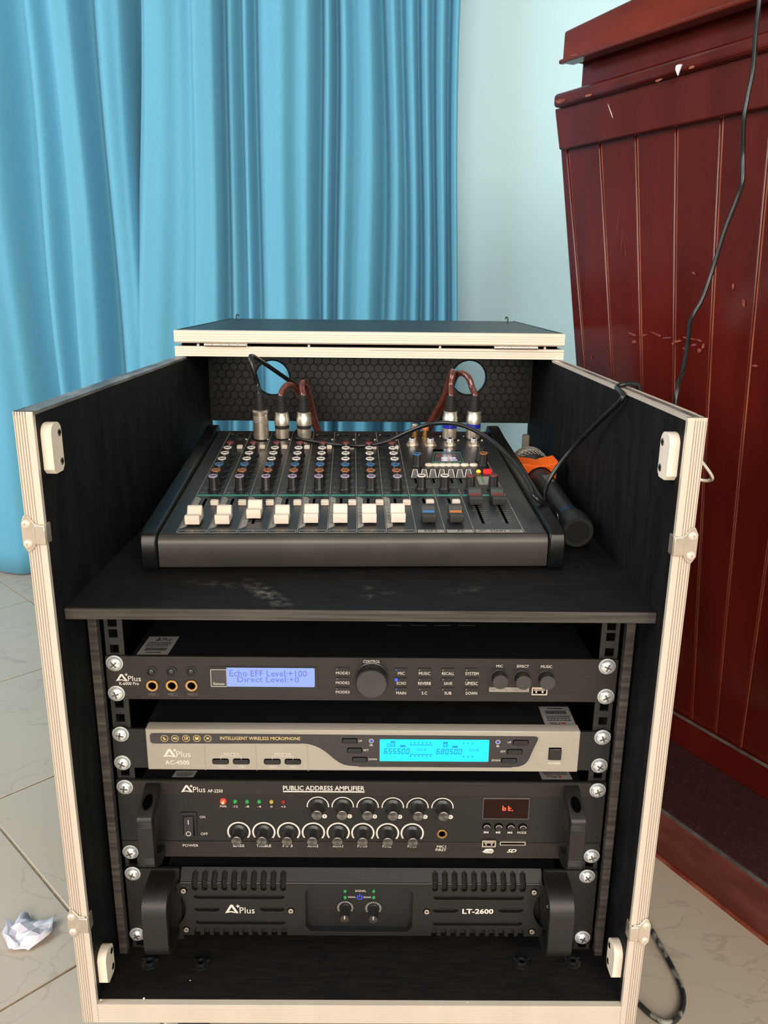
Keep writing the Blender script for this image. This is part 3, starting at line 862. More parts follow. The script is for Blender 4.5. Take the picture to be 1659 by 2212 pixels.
def label_sheet(parent, pts, z, up_text, flip, seed=1):
    """printed maker's label stuck on a top cover; pts = near-left, near-right, far-right, far-left"""
    P = [Vector(p) for p in pts]
    o = P[0]
    X = (P[1] - P[0])
    Y = (P[3] - P[0])
    m = frame((o.x, o.y, z), X, Y, (0, 0, 1))
    mb = Mesh().add([(0, 0, 0.0001), (1, 0, 0.0001), (1, 1, 0.0001), (0, 1, 0.0001), (0, 0, 0.0003), (1, 0, 0.0003), (1, 1, 0.0003), (0, 1, 0.0003)], [(4, 5, 6, 7), (3, 2, 1, 0), (0, 1, 5, 4), (1, 2, 6, 5), (2, 3, 7, 6), (3, 0, 4, 7)], m)
    s = part(parent, 'paper_label', mb, 'sticker', 'silver printed paper label')
    rnd = random.Random(seed)
    pr = Mesh()
    f = (lambda a, b: (1 - a, 1 - b)) if flip else (lambda a, b: (a, b))
    def bar(a0, b0, a1, b1):
        (p, q), (r, t) = f(a0, b0), f(a1, b1)
        pr.add([(min(p, r), min(q, t), 0.0004), (max(p, r), min(q, t), 0.0004), (max(p, r), max(q, t), 0.0004), (min(p, r), max(q, t), 0.0004)], [(0, 1, 2, 3)], m)
    for k in range(3):
        y = 0.62 - k * 0.09
        x = 0.1
        while x < 0.85:
            w = rnd.uniform(0.04, 0.11)
            bar(x, y, min(0.9, x + w), y + 0.045)
            x += w + 0.02
    x = 0.16
    while x < 0.84:
        w = rnd.uniform(0.008, 0.03)
        bar(x, 0.2, x + w, 0.36)
        x += w + rnd.uniform(0.006, 0.014)
    bar(0.25, 0.08, 0.72, 0.12)
    part(s, 'print', pr, 'darkprint')
    if up_text:
        A = [(0.30, 0.74), (0.38, 0.95), (0.46, 0.74), (0.42, 0.74), (0.38, 0.86), (0.345, 0.78), (0.40, 0.78), (0.41, 0.74)]
        A = [f(*p) for p in A]
        part(s, 'emblem', Mesh().plate(A, [], 0.0004, 0.0005, m), 'redprint' if flip else 'darkprint')
        a, b = f(0.50, 0.74), f(0.82, 0.90)
        T(s, 'Plus', min(a[0], b[0]), min(a[1], b[1]), max(a[0], b[0]), max(a[1], b[1]), m, 'darkprint', 0.0, 0.0005, flip=flip)

# ---------------------------------------------------------------- rack units
P1 = PF(0.067)
SXR = 0.23255
# --- processor, one unit high
k6 = thing('audio_processor', 'black karaoke effect processor with lit violet text screen, topmost in the rack', 'rack unit', (0, 0.067, -0.2845))
part(k6, 'front_panel', Mesh().plate(rrect(-0.2413, -0.2843, 0.2413, -0.2398, 0.0012), [], -0.003, 0.0, P1), 'brushed', bevel=0.0004)
part(k6, 'chassis', Mesh().box(-0.218, 0.218, 0.0701, 0.33, -0.2835, -0.2410), 'chassis')
rack_screws(k6, [(-0.2326,-0.2467), (-0.2333,-0.2781), (0.2309,-0.2465), (0.2323,-0.278)], 0.067)
for a, b in (((0.0234,0.1453,-0.241), (0.0383,0.1467,-0.241)), ((0.0483,0.1457,-0.241), (0.0642,0.1472,-0.241)), ((0.0728,0.1462,-0.241), (0.0893,0.1476,-0.241)), ((0.0973,0.1466,-0.241), (0.1153,0.1481,-0.241))):
    part(k6, 'vent_slot', Mesh().box(a[0], b[0], a[1], a[1] + 0.0022, -0.2410, -0.2407), 'rail')
label_sheet(k6, [(-0.2136,0.0732,-0.241), (-0.1841,0.0737,-0.241), (-0.1843,0.1138,-0.241), (-0.2124,0.1133,-0.241)], -0.2410, True, False)
logo(k6, P1, -0.2329,-0.2654, -0.2217,-0.2581, -0.2228,-0.2586, -0.2214,-0.2654, -0.2092,-0.2599)
T(k6, 'K-6000 Pro', -0.2299,-0.2695, -0.2115,-0.2662, P1, bold=0.01)
for x, z in ((-0.1986,-0.2551), (-0.18,-0.2549), (-0.1613,-0.2548)):
    t = part(k6, 'trim_pot', Mesh().lathe([(0.0049, 0), (0.0049, 0.0012), (0.0036, 0.0014), (0.0034, 0.0030), (0.0028, 0.0034)], 20, P1 @ T3(x, z, 0)), 'knob')
    part(t, 'pointer', Mesh().box(-0.0003, 0.0003, 0.0002, 0.0030, 0.0033, 0.0037, P1 @ T3(x, z, 0)), 'dimprint')
for x, z in ((-0.1988,-0.2697), (-0.1802,-0.2695), (-0.1617,-0.2694)):
    jack(k6, x, z, P1)
T(k6, 'MIC1', -0.2028,-0.2808, -0.1938,-0.2778, P1, 'dimprint')
T(k6, 'MIC2', -0.1845,-0.2806, -0.1753,-0.2776, P1, 'dimprint')
T(k6, 'MIC3', -0.1658,-0.2805, -0.1569,-0.2775, P1, 'dimprint')
sc = part(k6, 'screen_frame', Mesh().plate(rrect(-0.1451,-0.274, -0.0418,-0.2495, 0.002), [], 0.0001, 0.0008, P1), 'black', bevel=0.0003)
part(sc, 'lcd', Mesh().plate(rrect(-0.128,-0.27, -0.0449,-0.2504, 0.0012), [], 0.0006, 0.0010, P1), 'lcdviolet', 'lit pale violet screen')
T(sc, 'Echo EFF Level:+100', -0.1251,-0.2591, -0.0522,-0.2527, P1, 'lcdtext', h=0.0012)
T(sc, 'Direct Level:+0', -0.1179,-0.2651, -0.0598,-0.2593, P1, 'lcdtext', h=0.0012)
part(sc, 'remote_window', Mesh().plate(rrect(-0.1433,-0.2705, -0.1276,-0.252, 0.001), [], 0.0006, 0.0010, P1), 'darkglass')
part(sc, 'window_outline', Mesh().plate(rrect(-0.1431,-0.2702, -0.1279,-0.2522, 0.001), [rrect(-0.1427,-0.2698, -0.1282,-0.2526, 0.0008)], 0.0008, 0.00115, P1), 'print')
T(sc, 'Remote', -0.1406,-0.2684, -0.1304,-0.2656, P1, h=0.0012)
led(sc, -0.1377,-0.2613, P1 @ T3(0, 0, 0.0006), 0.0006, 'bluedim')
for k, (a, b) in enumerate((((-0.0254,-0.2525), (-0.0125,-0.2498)), ((-0.0254,-0.2627), (-0.0125,-0.2599)), ((-0.0255,-0.2731), (-0.0125,-0.2703)))):
    pill(k6, *a, *b, P1)
    led(k6, a[0] + 0.0016, (a[1] + b[1]) / 2, P1 @ T3(0, 0, 0.0008), 0.0008, 'dimprint', 'indicator')
T(k6, 'MODE1', -0.0249,-0.2568, -0.012,-0.254, P1)
T(k6, 'MODE2', -0.025,-0.2669, -0.012,-0.2642, P1)
T(k6, 'MODE3', -0.0251,-0.2767, -0.0121,-0.2739, P1)
T(k6, 'CONTROL', 0.0009,-0.2447, 0.0166,-0.2418, P1)
kx, kz = 0.009,-0.2597
kb = part(k6, 'control_knob', Mesh().lathe([(0.0158, 0), (0.0158, 0.0014), (0.0148, 0.0018), (0.0148, 0.0128), (0.0142, 0.0136)], 48, P1 @ T3(kx, kz, 0)), 'knob', 'large round control knob')
part(kb, 'cap', Mesh().lathe([(0.0141, 0.0134), (0.0138, 0.0142), (0.004, 0.0141)], 48, P1 @ T3(kx, kz, 0)), 'knobcap')
cols = ((852.5, 880), (903, 932.5), (953.5, 983.5), (1004.5, 1034.5))
BT = ((((0.0306,-0.253), (0.0426,-0.2499)), ((0.0527,-0.253), (0.0655,-0.2498)), ((0.0748,-0.2529), (0.0878,-0.2497)), ((0.0971,-0.2528), (0.1101,-0.2496))),
      (((0.0307,-0.2631), (0.0427,-0.2599)), ((0.0529,-0.263), (0.0658,-0.2598)), ((0.0751,-0.2629), (0.0881,-0.2597)), ((0.0975,-0.2629), (0.1103,-0.2597))),
      (((0.0309,-0.2733), (0.0429,-0.2701)), ((0.0531,-0.2732), (0.0656,-0.27)), ((0.0751,-0.2731), (0.088,-0.2699)), ((0.0974,-0.2731), (0.1101,-0.2699))))
for r in range(3):
    for c in range(4):
        a, b = BT[r][c]
        pill(k6, *a, *b, P1)
        led(k6, a[0] + 0.0014, (a[1] + b[1]) / 2, P1 @ T3(0, 0, 0.0008), 0.0016 if (r, c) == (1, 0) else 0.0009, ('blueled' if r == 1 else 'bluedim') if c == 0 else 'dimprint', 'indicator')
for s, a, b in (('MIC', (0.0337,-0.2569), (0.04,-0.2538)), ('ECHO', (0.0328,-0.2672), (0.0415,-0.2641)), ('MAIN', (0.0325,-0.2775), (0.0417,-0.2744)),
                ('MUSIC', (0.0535,-0.2568), (0.0642,-0.2537)), ('REVERB', (0.053,-0.2672), (0.0651,-0.2641)), ('S.C', (0.0566,-0.2774), (0.0619,-0.2743)),
                ('RECALL', (0.0754,-0.2567), (0.087,-0.2537)), ('SAVE', (0.0776,-0.2671), (0.0854,-0.2641)), ('SUB', (0.0783,-0.2773), (0.0849,-0.2742)),
                ('SYSTEM', (0.0975,-0.2567), (0.1101,-0.2536)), ('UP/ESC', (0.0979,-0.2671), (0.1096,-0.2637)), ('DOWN', (0.0987,-0.2773), (0.1094,-0.2742))):
    T(k6, s, *a, *b, P1)
for x, z in ((0.1295,-0.2588), (0.1513,-0.2592), (0.1737,-0.2592)):
    w = part(k6, 'rotary_knob', Mesh().lathe([(0.0086, 0), (0.0086, 0.0008), (0.0074, 0.0010), (0.0072, 0.0098)], 32, P1 @ T3(x, z, 0)), 'knob')
    part(w, 'cap', Mesh().lathe([(0.0073, 0.0096), (0.0071, 0.0104), (0.002, 0.0104)], 32, P1 @ T3(x, z, 0)), 'knobcap')
T(k6, 'MIC', 0.1264,-0.2485, 0.1326,-0.2458, P1)
T(k6, 'EFFECT', 0.1459,-0.2486, 0.1571,-0.2458, P1)
T(k6, 'MUSIC', 0.1685,-0.2488, 0.1792,-0.2459, P1)
part(k6, 'grey_strip', Mesh().plate(rect(0.1208,-0.274, 0.1587,-0.2693), [], 0.0001, 0.0003, P1), 'greystrip', 'grey printed strip')
T(k6, 'MIC 2 PORT CONTORE', 0.1223,-0.2732, 0.1575,-0.2703, P1, 'dimprint', h=0.0005)
usb(k6, 0.1618,-0.2761, 0.1755,-0.2692, P1)

# --- wireless receiver
P2 = PF(0.055)
ac = thing('wireless_receiver', 'silver faced wireless microphone receiver with bright cyan screen', 'rack unit', (0, 0.055, -0.3555))
part(ac, 'chassis', Mesh().box(-0.207, 0.207, 0.0662, 0.30, -0.3525, -0.3102), 'chassis')
for s in (-1, 1):
    ear = Mesh().plate(rrect(s * 0.2413, -0.3590, s * 0.2070, -0.3165, 0.0012), [], -0.003, 0.0, P1)
    part(ac, 'rack_ear', ear, 'blackmetal', bevel=0.0004)
face = [(-0.2052,-0.3105), (-0.2052,-0.3528), (0.2081,-0.3536), (0.2079,-0.3095)]
fx0, fx1 = -0.2052, 0.2080
fz0, fz1 = -0.3530, -0.3093
part(ac, 'face_plate', Mesh().box(fx0, fx1, fz0, fz1, -0.0112, 0.0, P2, c=0.0006), 'silver', 'silver front plate')
part(ac, 'top_bevel', Mesh().hexa([(fx0, 0.0552, fz1), (fx1, 0.0552, fz1), (fx1, 0.066, fz1), (fx0, 0.066, fz1), (fx0 + .001, 0.0575, fz1 + .0011), (fx1 - .001, 0.0575, fz1 + .0011), (fx1 - .001, 0.066, fz1 + .0011), (fx0 + .001, 0.066, fz1 + .0011)]), 'silver')
rack_screws(ac, [(-0.2328,-0.3217), (-0.2335,-0.3532), (0.2328,-0.3219), (0.2323,-0.3531)], 0.067, random.Random(9))
label_sheet(ac, [(0.1768,0.0619,-0.3102), (0.2068,0.0623,-0.3102), (0.2075,0.1032,-0.3102), (0.1771,0.1033,-0.3102)], -0.3102, True, True, 2)
# dark tinted band with the flowing lower edge
def curve_pts(pts, n=6):
    P = [Vector((*p, 0)) for p in pts]
    out = []
    for i in range(len(P) - 1):
        a, b, c, d = P[max(i - 1, 0)], P[i], P[i + 1], P[min(i + 2, len(P) - 1)]
        for k in range(n):
            t = k / n
            q = 0.5 * ((2 * b) + (c - a) * t + (2 * a - 5 * b + 4 * c - d) * t * t + (3 * b - a - 3 * c + d) * t ** 3)
            out.append((q.x, q.y))
    out.append((P[-1].x, P[-1].y))
    return out
low = curve_pts([(-0.058,-0.3236), (-0.047,-0.3255), (-0.0361,-0.3315), (-0.0251,-0.3415), (-0.0162,-0.3467), (-0.0028,-0.3484)])
rgt = curve_pts([(0.1443,-0.3481), (0.1531,-0.3468), (0.1595,-0.3417), (0.1641,-0.3291), (0.1683,-0.3175), (0.1672,-0.315)])
band = [(-0.2,-0.3139), (-0.2012,-0.3157), (-0.201,-0.3226), (-0.199,-0.3244)] + low + rgt + [(0.1645,-0.3143), (-0.1978,-0.3134)]
bd = part(ac, 'dark_band', Mesh().plate(band, [], 0.0001, 0.0006, P2), 'darkglass', 'dark tinted display band', bevel=0.0002)
def swell(poly, g):
    cx = sum(p[0] for p in poly) / len(poly)
    cz = sum(p[1] for p in poly) / len(poly)
    return poly
edge = Mesh().tube([P2 @ Vector((*p, 0.0003)) for p in low], 0.0006, 6, 0)
edge.tube([P2 @ Vector((*p, 0.0003)) for p in rgt], 0.0006, 6, 0)
part(bd, 'bright_edge', edge, 'silver', 'thin silver edging')
for k, (x, z) in enumerate(((-0.1873,-0.3186), (-0.1772,-0.3185), (-0.1668,-0.3184), (-0.1566,-0.3183), (-0.1463,-0.3183))):
    ic = Mesh().ring(x, z, 0.0031, 0.0036, 0, 2 * math.pi, 0.0007, P2)
    if k == 0:
        ic.plate(circ(x - 0.0008, z + 0.0006, 0.0009, 10), [], 0.0006, 0.0008, P2)
        ic.plate([(x - 0.0003, z + 0.0002), (x + 0.0018, z - 0.0008), (x + 0.0015, z - 0.0014), (x - 0.0008, z - 0.0003)], [], 0.0006, 0.0008, P2)
        ic.plate(circ(x - 0.0002, z - 0.0014, 0.0007, 10), [], 0.0006, 0.0008, P2)
    elif k == 1:
        ic.plate([(x - 0.002, z - 0.0006), (x - 0.001, z - 0.0006), (x + 0.0002, z - 0.0016), (x + 0.0002, z + 0.0016), (x - 0.001, z + 0.0006), (x - 0.002, z + 0.0006)], [], 0.0006, 0.0008, P2)
        ic.ring(x, z, 0.0010, 0.0014, -0.9, 0.9, 0.0007, P2, 8)
        ic.ring(x, z, 0.0018, 0.0022, -0.9, 0.9, 0.0007, P2, 8)
    elif k == 2:
        ic.plate(rect(x - 0.0017, z - 0.0014, x + 0.0017, z + 0.0016), [rect(x - 0.0012, z - 0.0009, x + 0.0012, z + 0.0011)], 0.0006, 0.0008, P2)
        ic.plate([(x - 0.0006, z - 0.0006), (x + 0.0016, z - 0.0006), (x + 0.0006, z + 0.0008)], [], 0.0006, 0.0008, P2)
    elif k == 3:
        ic.plate(rect(x - 0.0017, z - 0.0015, x + 0.0017, z + 0.0016), [[(x - 0.0012, z + 0.0012), (x, z + 0.0001), (x + 0.0012, z + 0.0012)]], 0.0006, 0.0008, P2)
    else:
        ic.plate(circ(x, z, 0.0013, 14, 0.0010), [], 0.0006, 0.0008, P2)
        for a, b in ((-1, -1), (1, -1), (1, 1), (-1, 1)):
            ic.plate(rect(x + a * 0.0013, z + b * 0.0015, x + a * 0.0021, z + b * 0.0018), [], 0.0006, 0.0008, P2)
    part(bd, 'round_icon', ic, 'goldprint')
T(bd, 'INTELLIGENT WIRELESS MICROPHONE', -0.1345,-0.3197, -0.0585,-0.3162, P2, 'goldprint', h=0.0008, bold=0.01)
for a, b in (((-0.15,-0.3255), (-0.15,-0.353)), ((-0.1013,-0.3254), (-0.1009,-0.3531)), ((-0.0521,-0.3253), (-0.0514,-0.3533))):
    part(ac, 'panel_groove', Mesh().hexa([(b[0] - .0003, b[1], .0001), (b[0] + .0003, b[1], .0001), (a[0] + .0003, a[1], .0001), (a[0] - .0003, a[1], .0001), (b[0] - .0003, b[1], .0003), (b[0] + .0003, b[1], .0003), (a[0] + .0003, a[1], .0003), (a[0] - .0003, a[1], .0003)], P2), 'greystrip')
logo(ac, P2, -0.1899,-0.3391, -0.1775,-0.3302, -0.1785,-0.3315, -0.1772,-0.339, -0.1636,-0.3326)
T(ac, 'AC-4500', -0.1884,-0.3471, -0.1653,-0.3424, P2, bold=0.02)
for t, a, b, br, bs in (('VOLUME A', (-0.1328,-0.3362), (-0.1176,-0.3339), ((-0.1351,-0.3374), (-0.1153,-0.3416)), (((-0.1426,-0.3463), (-0.1282,-0.3414)), ((-0.1228,-0.3462), (-0.1082,-0.3413)))),
                        ('VOLUME B', (-0.0838,-0.336), (-0.0682,-0.3338), ((-0.0858,-0.3373), (-0.0657,-0.3415)), (((-0.0932,-0.3462), (-0.0785,-0.3413)), ((-0.0733,-0.3461), (-0.059,-0.3412))))):
    T(ac, t, *a, *b, P2, bold=0.01)
    (x0, z1), (x1, z0) = br
    w = 0.0003
    bm_ = Mesh().plate([(x0, z0), (x0 + w, z0), (x0 + w, z1 - w), (x1 - w, z1 - w), (x1 - w, z0), (x1, z0), (x1, z1), (x0, z1)], [], 0.0001, 0.0004, P2)
    part(ac, 'bracket_line', bm_, 'print')
    for (c, d), sg in zip(bs, ('VOL+', 'VOL-')):
        pill(ac, *c, *d, P2, d=0.0009)
        part(ac, 'button_well', Mesh().plate(rrect(c[0] - .0007, c[1] - .0004, d[0] + .0007, d[1] + .0010, .002), [], 0.0001, 0.0003, P2), 'hole')
        T(ac, sg, c[0] + 0.0045, c[1] - 0.0038, d[0] - 0.0035, c[1] - 0.0018, P2)
for t, a, b, c, d in (('UP', (-0.0183,-0.3223), (-0.0049,-0.3178), (-0.0031,-0.321), (0.0004,-0.319)), ('SET', (-0.0133,-0.3326), (-0.0004,-0.328), (0.0015,-0.3309), (0.0066,-0.3289)), ('DOWN', (-0.0086,-0.3426), (0.0047,-0.338), (0.0066,-0.3408), (0.0145,-0.3388)),
                      ('UP', (0.1445,-0.3229), (0.1582,-0.3186), (0.139,-0.3215), (0.1424,-0.3196)), ('SET', (0.1395,-0.333), (0.1532,-0.3284), (0.1326,-0.3315), (0.1375,-0.3295)), ('DOWN', (0.1344,-0.3426), (0.1482,-0.3382), (0.1247,-0.3412), (0.1327,-0.3391))):
    pill(bd, *a, *b, P2, d=0.0014, rim='goldprint')
    T(bd, t, *c, *d, P2, h=0.0008)
for x, z, t0, t1 in ((0.0091,-0.3199, (0.0077,-0.3256), (0.0108,-0.3234)), (0.1297,-0.3203, (0.1285,-0.3258), (0.1315,-0.3237))):
    rg = part(bd, 'sensor_ring', Mesh().ring(x, z, 0.0017, 0.0022, 0, 2 * math.pi, 0.0007, P2), 'print')
    led(bd, x, z, P2 @ T3(0, 0, 0.0005), 0.0013, 'bluedim', 'infrared_sensor')
    T(bd, 'IR', *t0, *t1, P2, h=0.0008)
la, lb = (0.0171,-0.3417), (0.1215,-0.3181)
lcd = part(bd, 'lcd', Mesh().plate(rrect(*la, *lb, 0.0008), [], 0.0005, 0.0009, P2), 'lcdcyan', 'bright cyan lit screen')
sg = Mesh()
for s, p, q in (('655500', (0.0206,-0.3336), (0.0458,-0.3279)), ('680500', (0.0707,-0.3337), (0.096,-0.328)), ('062', (0.0236,-0.326), (0.032,-0.3225)), ('62', (0.0771,-0.3262), (0.0823,-0.3226))):
    w = (q[0] - p[0]) / len(s)
    for k, ch in enumerate(s.replace('2', '8')):
        seven(sg, ch, p[0] + w * k + w * 0.1, p[1], w * 0.74, q[1] - p[1], P2, 0.0011, 0.13, 0.12)
for a, b in (((0.0276,-0.3215), (0.0319,-0.3199)), ((0.0365,-0.3262), (0.0417,-0.3242)), ((0.0775,-0.3222), (0.0818,-0.3204)), ((0.0864,-0.3266), (0.0917,-0.3246))):
    sg.plate(rect(*a, *b), [], 0.0008, 0.0011, P2)
for k in range(6):
    for (a, b) in (((0.0461,-0.3221), (0.0478,-0.3209)), ((0.0464,-0.3367), (0.0481,-0.3351))):
        sg.plate(rect(a[0] + k * 0.0037, a[1], b[0] + k * 0.0037 - 0.0006, b[1]), [], 0.0008, 0.0011, P2)
for k in range(3):
    for (a, b) in (((0.0965,-0.3225), (0.0982,-0.3213)), ((0.097,-0.3371), (0.0987,-0.3355))):
        sg.plate(rect(a[0] + k * 0.0042, a[1], b[0] + k * 0.0042 - 0.0006, b[1]), [], 0.0008, 0.0011, P2)
sg.plate(rect(0.0686,-0.3363, 0.0686,-0.3217), [], 0.0008, 0.0011, P2)
sg.plate(rect(0.0457,-0.324, 0.0673,-0.3234), [], 0.0008, 0.0011, P2)
sg.plate(rect(0.0459,-0.3344, 0.0676,-0.3338), [], 0.0008, 0.0011, P2)
part(lcd, 'digits', sg, 'lcdcyantext')
T(lcd, 'CH-A', 0.0522,-0.3303, 0.0619,-0.3275, P2, 'lcdcyantext', h=0.0011)
T(lcd, 'CH-B', 0.1025,-0.3305, 0.1117,-0.3277, P2, 'lcdcyantext', h=0.0011)
pb = part(ac, 'power_button', Mesh().box(0.1791, 0.191, -0.339, -0.3272, 0.0, 0.0022, P2, c=0.0006), 'black', 'square black power button')
part(ac, 'button_well', Mesh().plate(rect(0.1789,-0.3394, 0.191,-0.3264), [], 0.0001, 0.0003, P2), 'hole')
T(ac, 'POWER', 0.1793,-0.3445, 0.1912,-0.3421, P2, bold=0.02)

# --- public address amplifier, two units high
ap = thing('public_address_amplifier', 'black public address amplifier with many knobs and small red display', 'rack unit', (0, 0.067, -0.462))
AZ0, AZ1 = -0.4615, -0.3726
part(ap, 'front_panel', Mesh().plate(rrect(-0.2413, AZ0, 0.2413, AZ1, 0.0012), [], -0.003, 0.0, P1), 'blackmetal', bevel=0.0004)
part(ap, 'chassis', Mesh().box(-0.217, 0.217, 0.0701, 0.36, AZ0 + 0.001, -0.3740), 'chassis')
zt = -0.3886
zb = -0.4427
part(ap, 'upper_strip', Mesh().plate(rect(-0.2405, zt, 0.2405, AZ1 - 0.0006), [], 0.0001, 0.0009, P1), 'brushed', 'brushed upper strip', bevel=0.0003)
part(ap, 'lower_strip', Mesh().plate(rect(-0.2405, AZ0 + 0.0006, 0.2405, zb), [], 0.0001, 0.0009, P1), 'brushed', 'brushed lower strip', bevel=0.0003)
PB = PF(0.0661)
rack_screws(ap, [(-0.2329,-0.3797), (-0.2331,-0.455), (0.2327,-0.3803), (0.2329,-0.457)], 0.066, random.Random(12))
label_sheet(ap, [(-0.1887,0.0738,-0.374), (-0.1674,0.074,-0.374), (-0.1669,0.0849,-0.374), (-0.1868,0.0847,-0.374)], -0.3740, False, False, 5)
label_sheet(ap, [(0.179,0.0735,-0.374), (0.2095,0.0738,-0.374), (0.2077,0.0969,-0.374), (0.1773,0.0966,-0.374)], -0.3740, True, True, 6)
logo(ap, PB, -0.1783,-0.3855, -0.1667,-0.3775, -0.168,-0.3786, -0.1663,-0.3854, -0.1543,-0.3793, h=0.0003)
T(ap, 'AP-2250', -0.1521,-0.3856, -0.1372,-0.3821, PB, bold=0.01)
T(ap, 'PUBLIC ADDRESS AMPLIFIER', -0.0777,-0.3827, 0.0026,-0.3774, PB, bold=0.012)
part(ap, 'underline', Mesh().plate(rect(-0.0777,-0.3847, 0.0026,-0.3834), [], 0.0001, 0.0003, PB), 'print')
for k, (x, z) in enumerate(((-0.1374,-0.3961), (-0.1256,-0.3963), (-0.1137,-0.3963), (-0.1018,-0.3963), (-0.0896,-0.3964), (-0.0779,-0.3964))):
    e = led(ap, x, z, P1, 0.0030 if k == 0 else 0.0021, ('redled', 'greenled', 'greenled', 'greenled', 'yellowled', 'darkredled')[k])
    if k == 0:
        part(e, 'glowing_core', Mesh().lathe([(0.0018, 0.0022), (0.0012, 0.0034)], 10, P1 @ T3(x, z, 0)), 'redledcore')
for s, a, b in (('PWR', (-0.1408,-0.4033), (-0.1343,-0.4009)), ('-12', (-0.1282,-0.4033), (-0.1233,-0.4009)), ('-8', (-0.1158,-0.4033), (-0.112,-0.4008)), ('-4', (-0.1038,-0.4033), (-0.1001,-0.4009)), ('0', (-0.091,-0.4033), (-0.0888,-0.4009)), ('+3', (-0.0802,-0.4033), (-0.076,-0.4009))):
    T(ap, s, *a, *b, P1)
rk = part(ap, 'power_switch', Mesh().plate(rect(-0.1804,-0.4371, -0.1648,-0.4089), [rect(-0.1785,-0.4354, -0.1668,-0.4116)], 0.0001, 0.0016, P1), 'black', 'black rocker power switch', bevel=0.0003)
rx0, rz0 = -0.1778,-0.436
rx1, rz1 = -0.1678,-0.4138
rk2 = part(rk, 'rocker', Mesh().hexa([(rx0, rz0, 0.0), (rx1, rz0, 0.0), (rx1, rz1, 0.0), (rx0, rz1, 0.0), (rx0 + .0003, rz0 + .0012, 0.0044), (rx1 - .0003, rz0 + .0012, 0.0044), (rx1 - .0003, rz1, 0.0014), (rx0 + .0003, rz1, 0.0014)], P1), 'satin', bevel=0.0003)
sl = (0.0044 - 0.0014) / (rz1 - rz0)
PK = P1 @ frame((0, (rz0 + rz1) / 2, 0.0031), (1, 0, 0), (0, 1, -sl), (0, sl, 1))
xm = (rx0 + rx1) / 2
hh = rz1 - rz0
part(rk, 'symbol', Mesh().box(xm - 0.0004, xm + 0.0004, hh * 0.16, hh * 0.36, 0.0001, 0.0003, PK).ring(xm, -hh * 0.28, 0.0019, 0.0025, 0, 2 * math.pi, 0.0003, PK), 'print')
T(ap, 'ON', -0.1615,-0.4159, -0.1562,-0.4131, P1)
T(ap, 'OFF', -0.1617,-0.4356, -0.1545,-0.4327, P1)
T(ap, 'POWER', -0.1802,-0.4487, -0.1644,-0.4457, PB)
kn_me = Mesh().lathe([(0.0086, 0), (0.0086, 0.0010), (0.0076, 0.0016), (0.0062, 0.0026), (0.0058, 0.0040), (0.0055, 0.0138), (0.0053, 0.0143)], 32).mesh('level_knob', 'knob')
kc_me = Mesh().lathe([(0.0054, 0.0138), (0.0053, 0.0148), (0.0048, 0.0151), (0.0007, 0.0149)], 28).mesh('cap', 'spun', 0.3)
def knob_ap(x, z, a0, a1, wd):
    m = P1 @ T3(x, z, 0)
    k = inst(ap, 'level_knob', kn_me, m)
    inst(k, 'cap', kc_me, m, 'spun metal cap')
    part(k, 'scale_arc', Mesh().ring(x, z, 0.0101, 0.0101 + wd, math.radians(a0), math.radians(a1), 0.0001, P1), 'print')
for k, (x, z) in enumerate(((-0.0437,-0.4014), (-0.019,-0.4015), (0.0057,-0.4017), (0.0307,-0.4018), (0.0553,-0.4019), (0.0802,-0.402))):
    knob_ap(x, z, 185, -5, 0.0010)
for k, (x, z) in enumerate(((-0.0372,-0.4129), (-0.0122,-0.4127), (0.0128,-0.4128), (0.038,-0.413), (0.0632,-0.4129), (0.0886,-0.4129))):
    part(ap, 'number_disc', Mesh().plate(circ(x, z, 0.0024, 16), [], 0.0001, 0.0003, P1), 'print')
    T(ap, str(k + 1), x - (0.0007 if k else 0.0003), z - 0.0013, x + (0.0007 if k else 0.0003), z + 0.0013, P1, 'darkprint', h=0.0005)
for x, z in ((-0.1233,-0.4316), (-0.0983,-0.4317), (-0.0734,-0.4317), (-0.0486,-0.4318), (-0.0237,-0.4318), (0.0011,-0.432), (0.0259,-0.4321), (0.0507,-0.4321)):
    knob_ap(x, z, 215, -38, 0.0016)
for s, a, b in (('BASS', (-0.1294,-0.4487), (-0.1184,-0.4458)), ('TREBLE', (-0.1061,-0.4486), (-0.0913,-0.4456)), ('MP3', (-0.0795,-0.4486), (-0.0697,-0.4456)), ('AUX2', (-0.0546,-0.4485), (-0.0438,-0.4455)), ('AUX1', (-0.0294,-0.4485), (-0.0189,-0.4455)),
                ('MIC3', (-0.0042,-0.4484), (0.0052,-0.4455)), ('MIC2', (0.0211,-0.4485), (0.0297,-0.4454)), ('MIC1', (0.0463,-0.4485), (0.0547,-0.4454)), ('MIC1', (0.0758,-0.4486), (0.0849,-0.4456)), ('FIRST', (0.0747,-0.4524), (0.0854,-0.4494))):
    T(ap, s, *a, *b, PB, bold=0.008)
jack(ap, 0.0806,-0.4322, P1, 0.0052)
ds = part(ap, 'display_window', Mesh().plate(rect(0.1207,-0.4137, 0.1659,-0.3909), [], 0.0001, 0.0014, P1), 'redglass', 'dark red display window')
part(ds, 'rim', Mesh().plate(rect(0.1203,-0.414, 0.1663,-0.3904), [rect(0.1207,-0.4136, 0.1659,-0.3909)], 0.0001, 0.0016, P1), 'dimprint')
sg = Mesh()
(ax, az), (bx, bz) = (0.1397,-0.4042), (0.1433,-0.3986)
seven(sg, 'b', ax, az, bx - ax, bz - az, P1, 0.0016, 0.16)
(ax, az), (bx, bz) = (0.1454,-0.4044), (0.1486,-0.3987)
seven(sg, 't', ax, az, bx - ax, bz - az, P1, 0.0016, 0.16)
sg.plate(circ(0.1498,-0.4041, 0.0006, 8), [], 0.0013, 0.0016, P1)
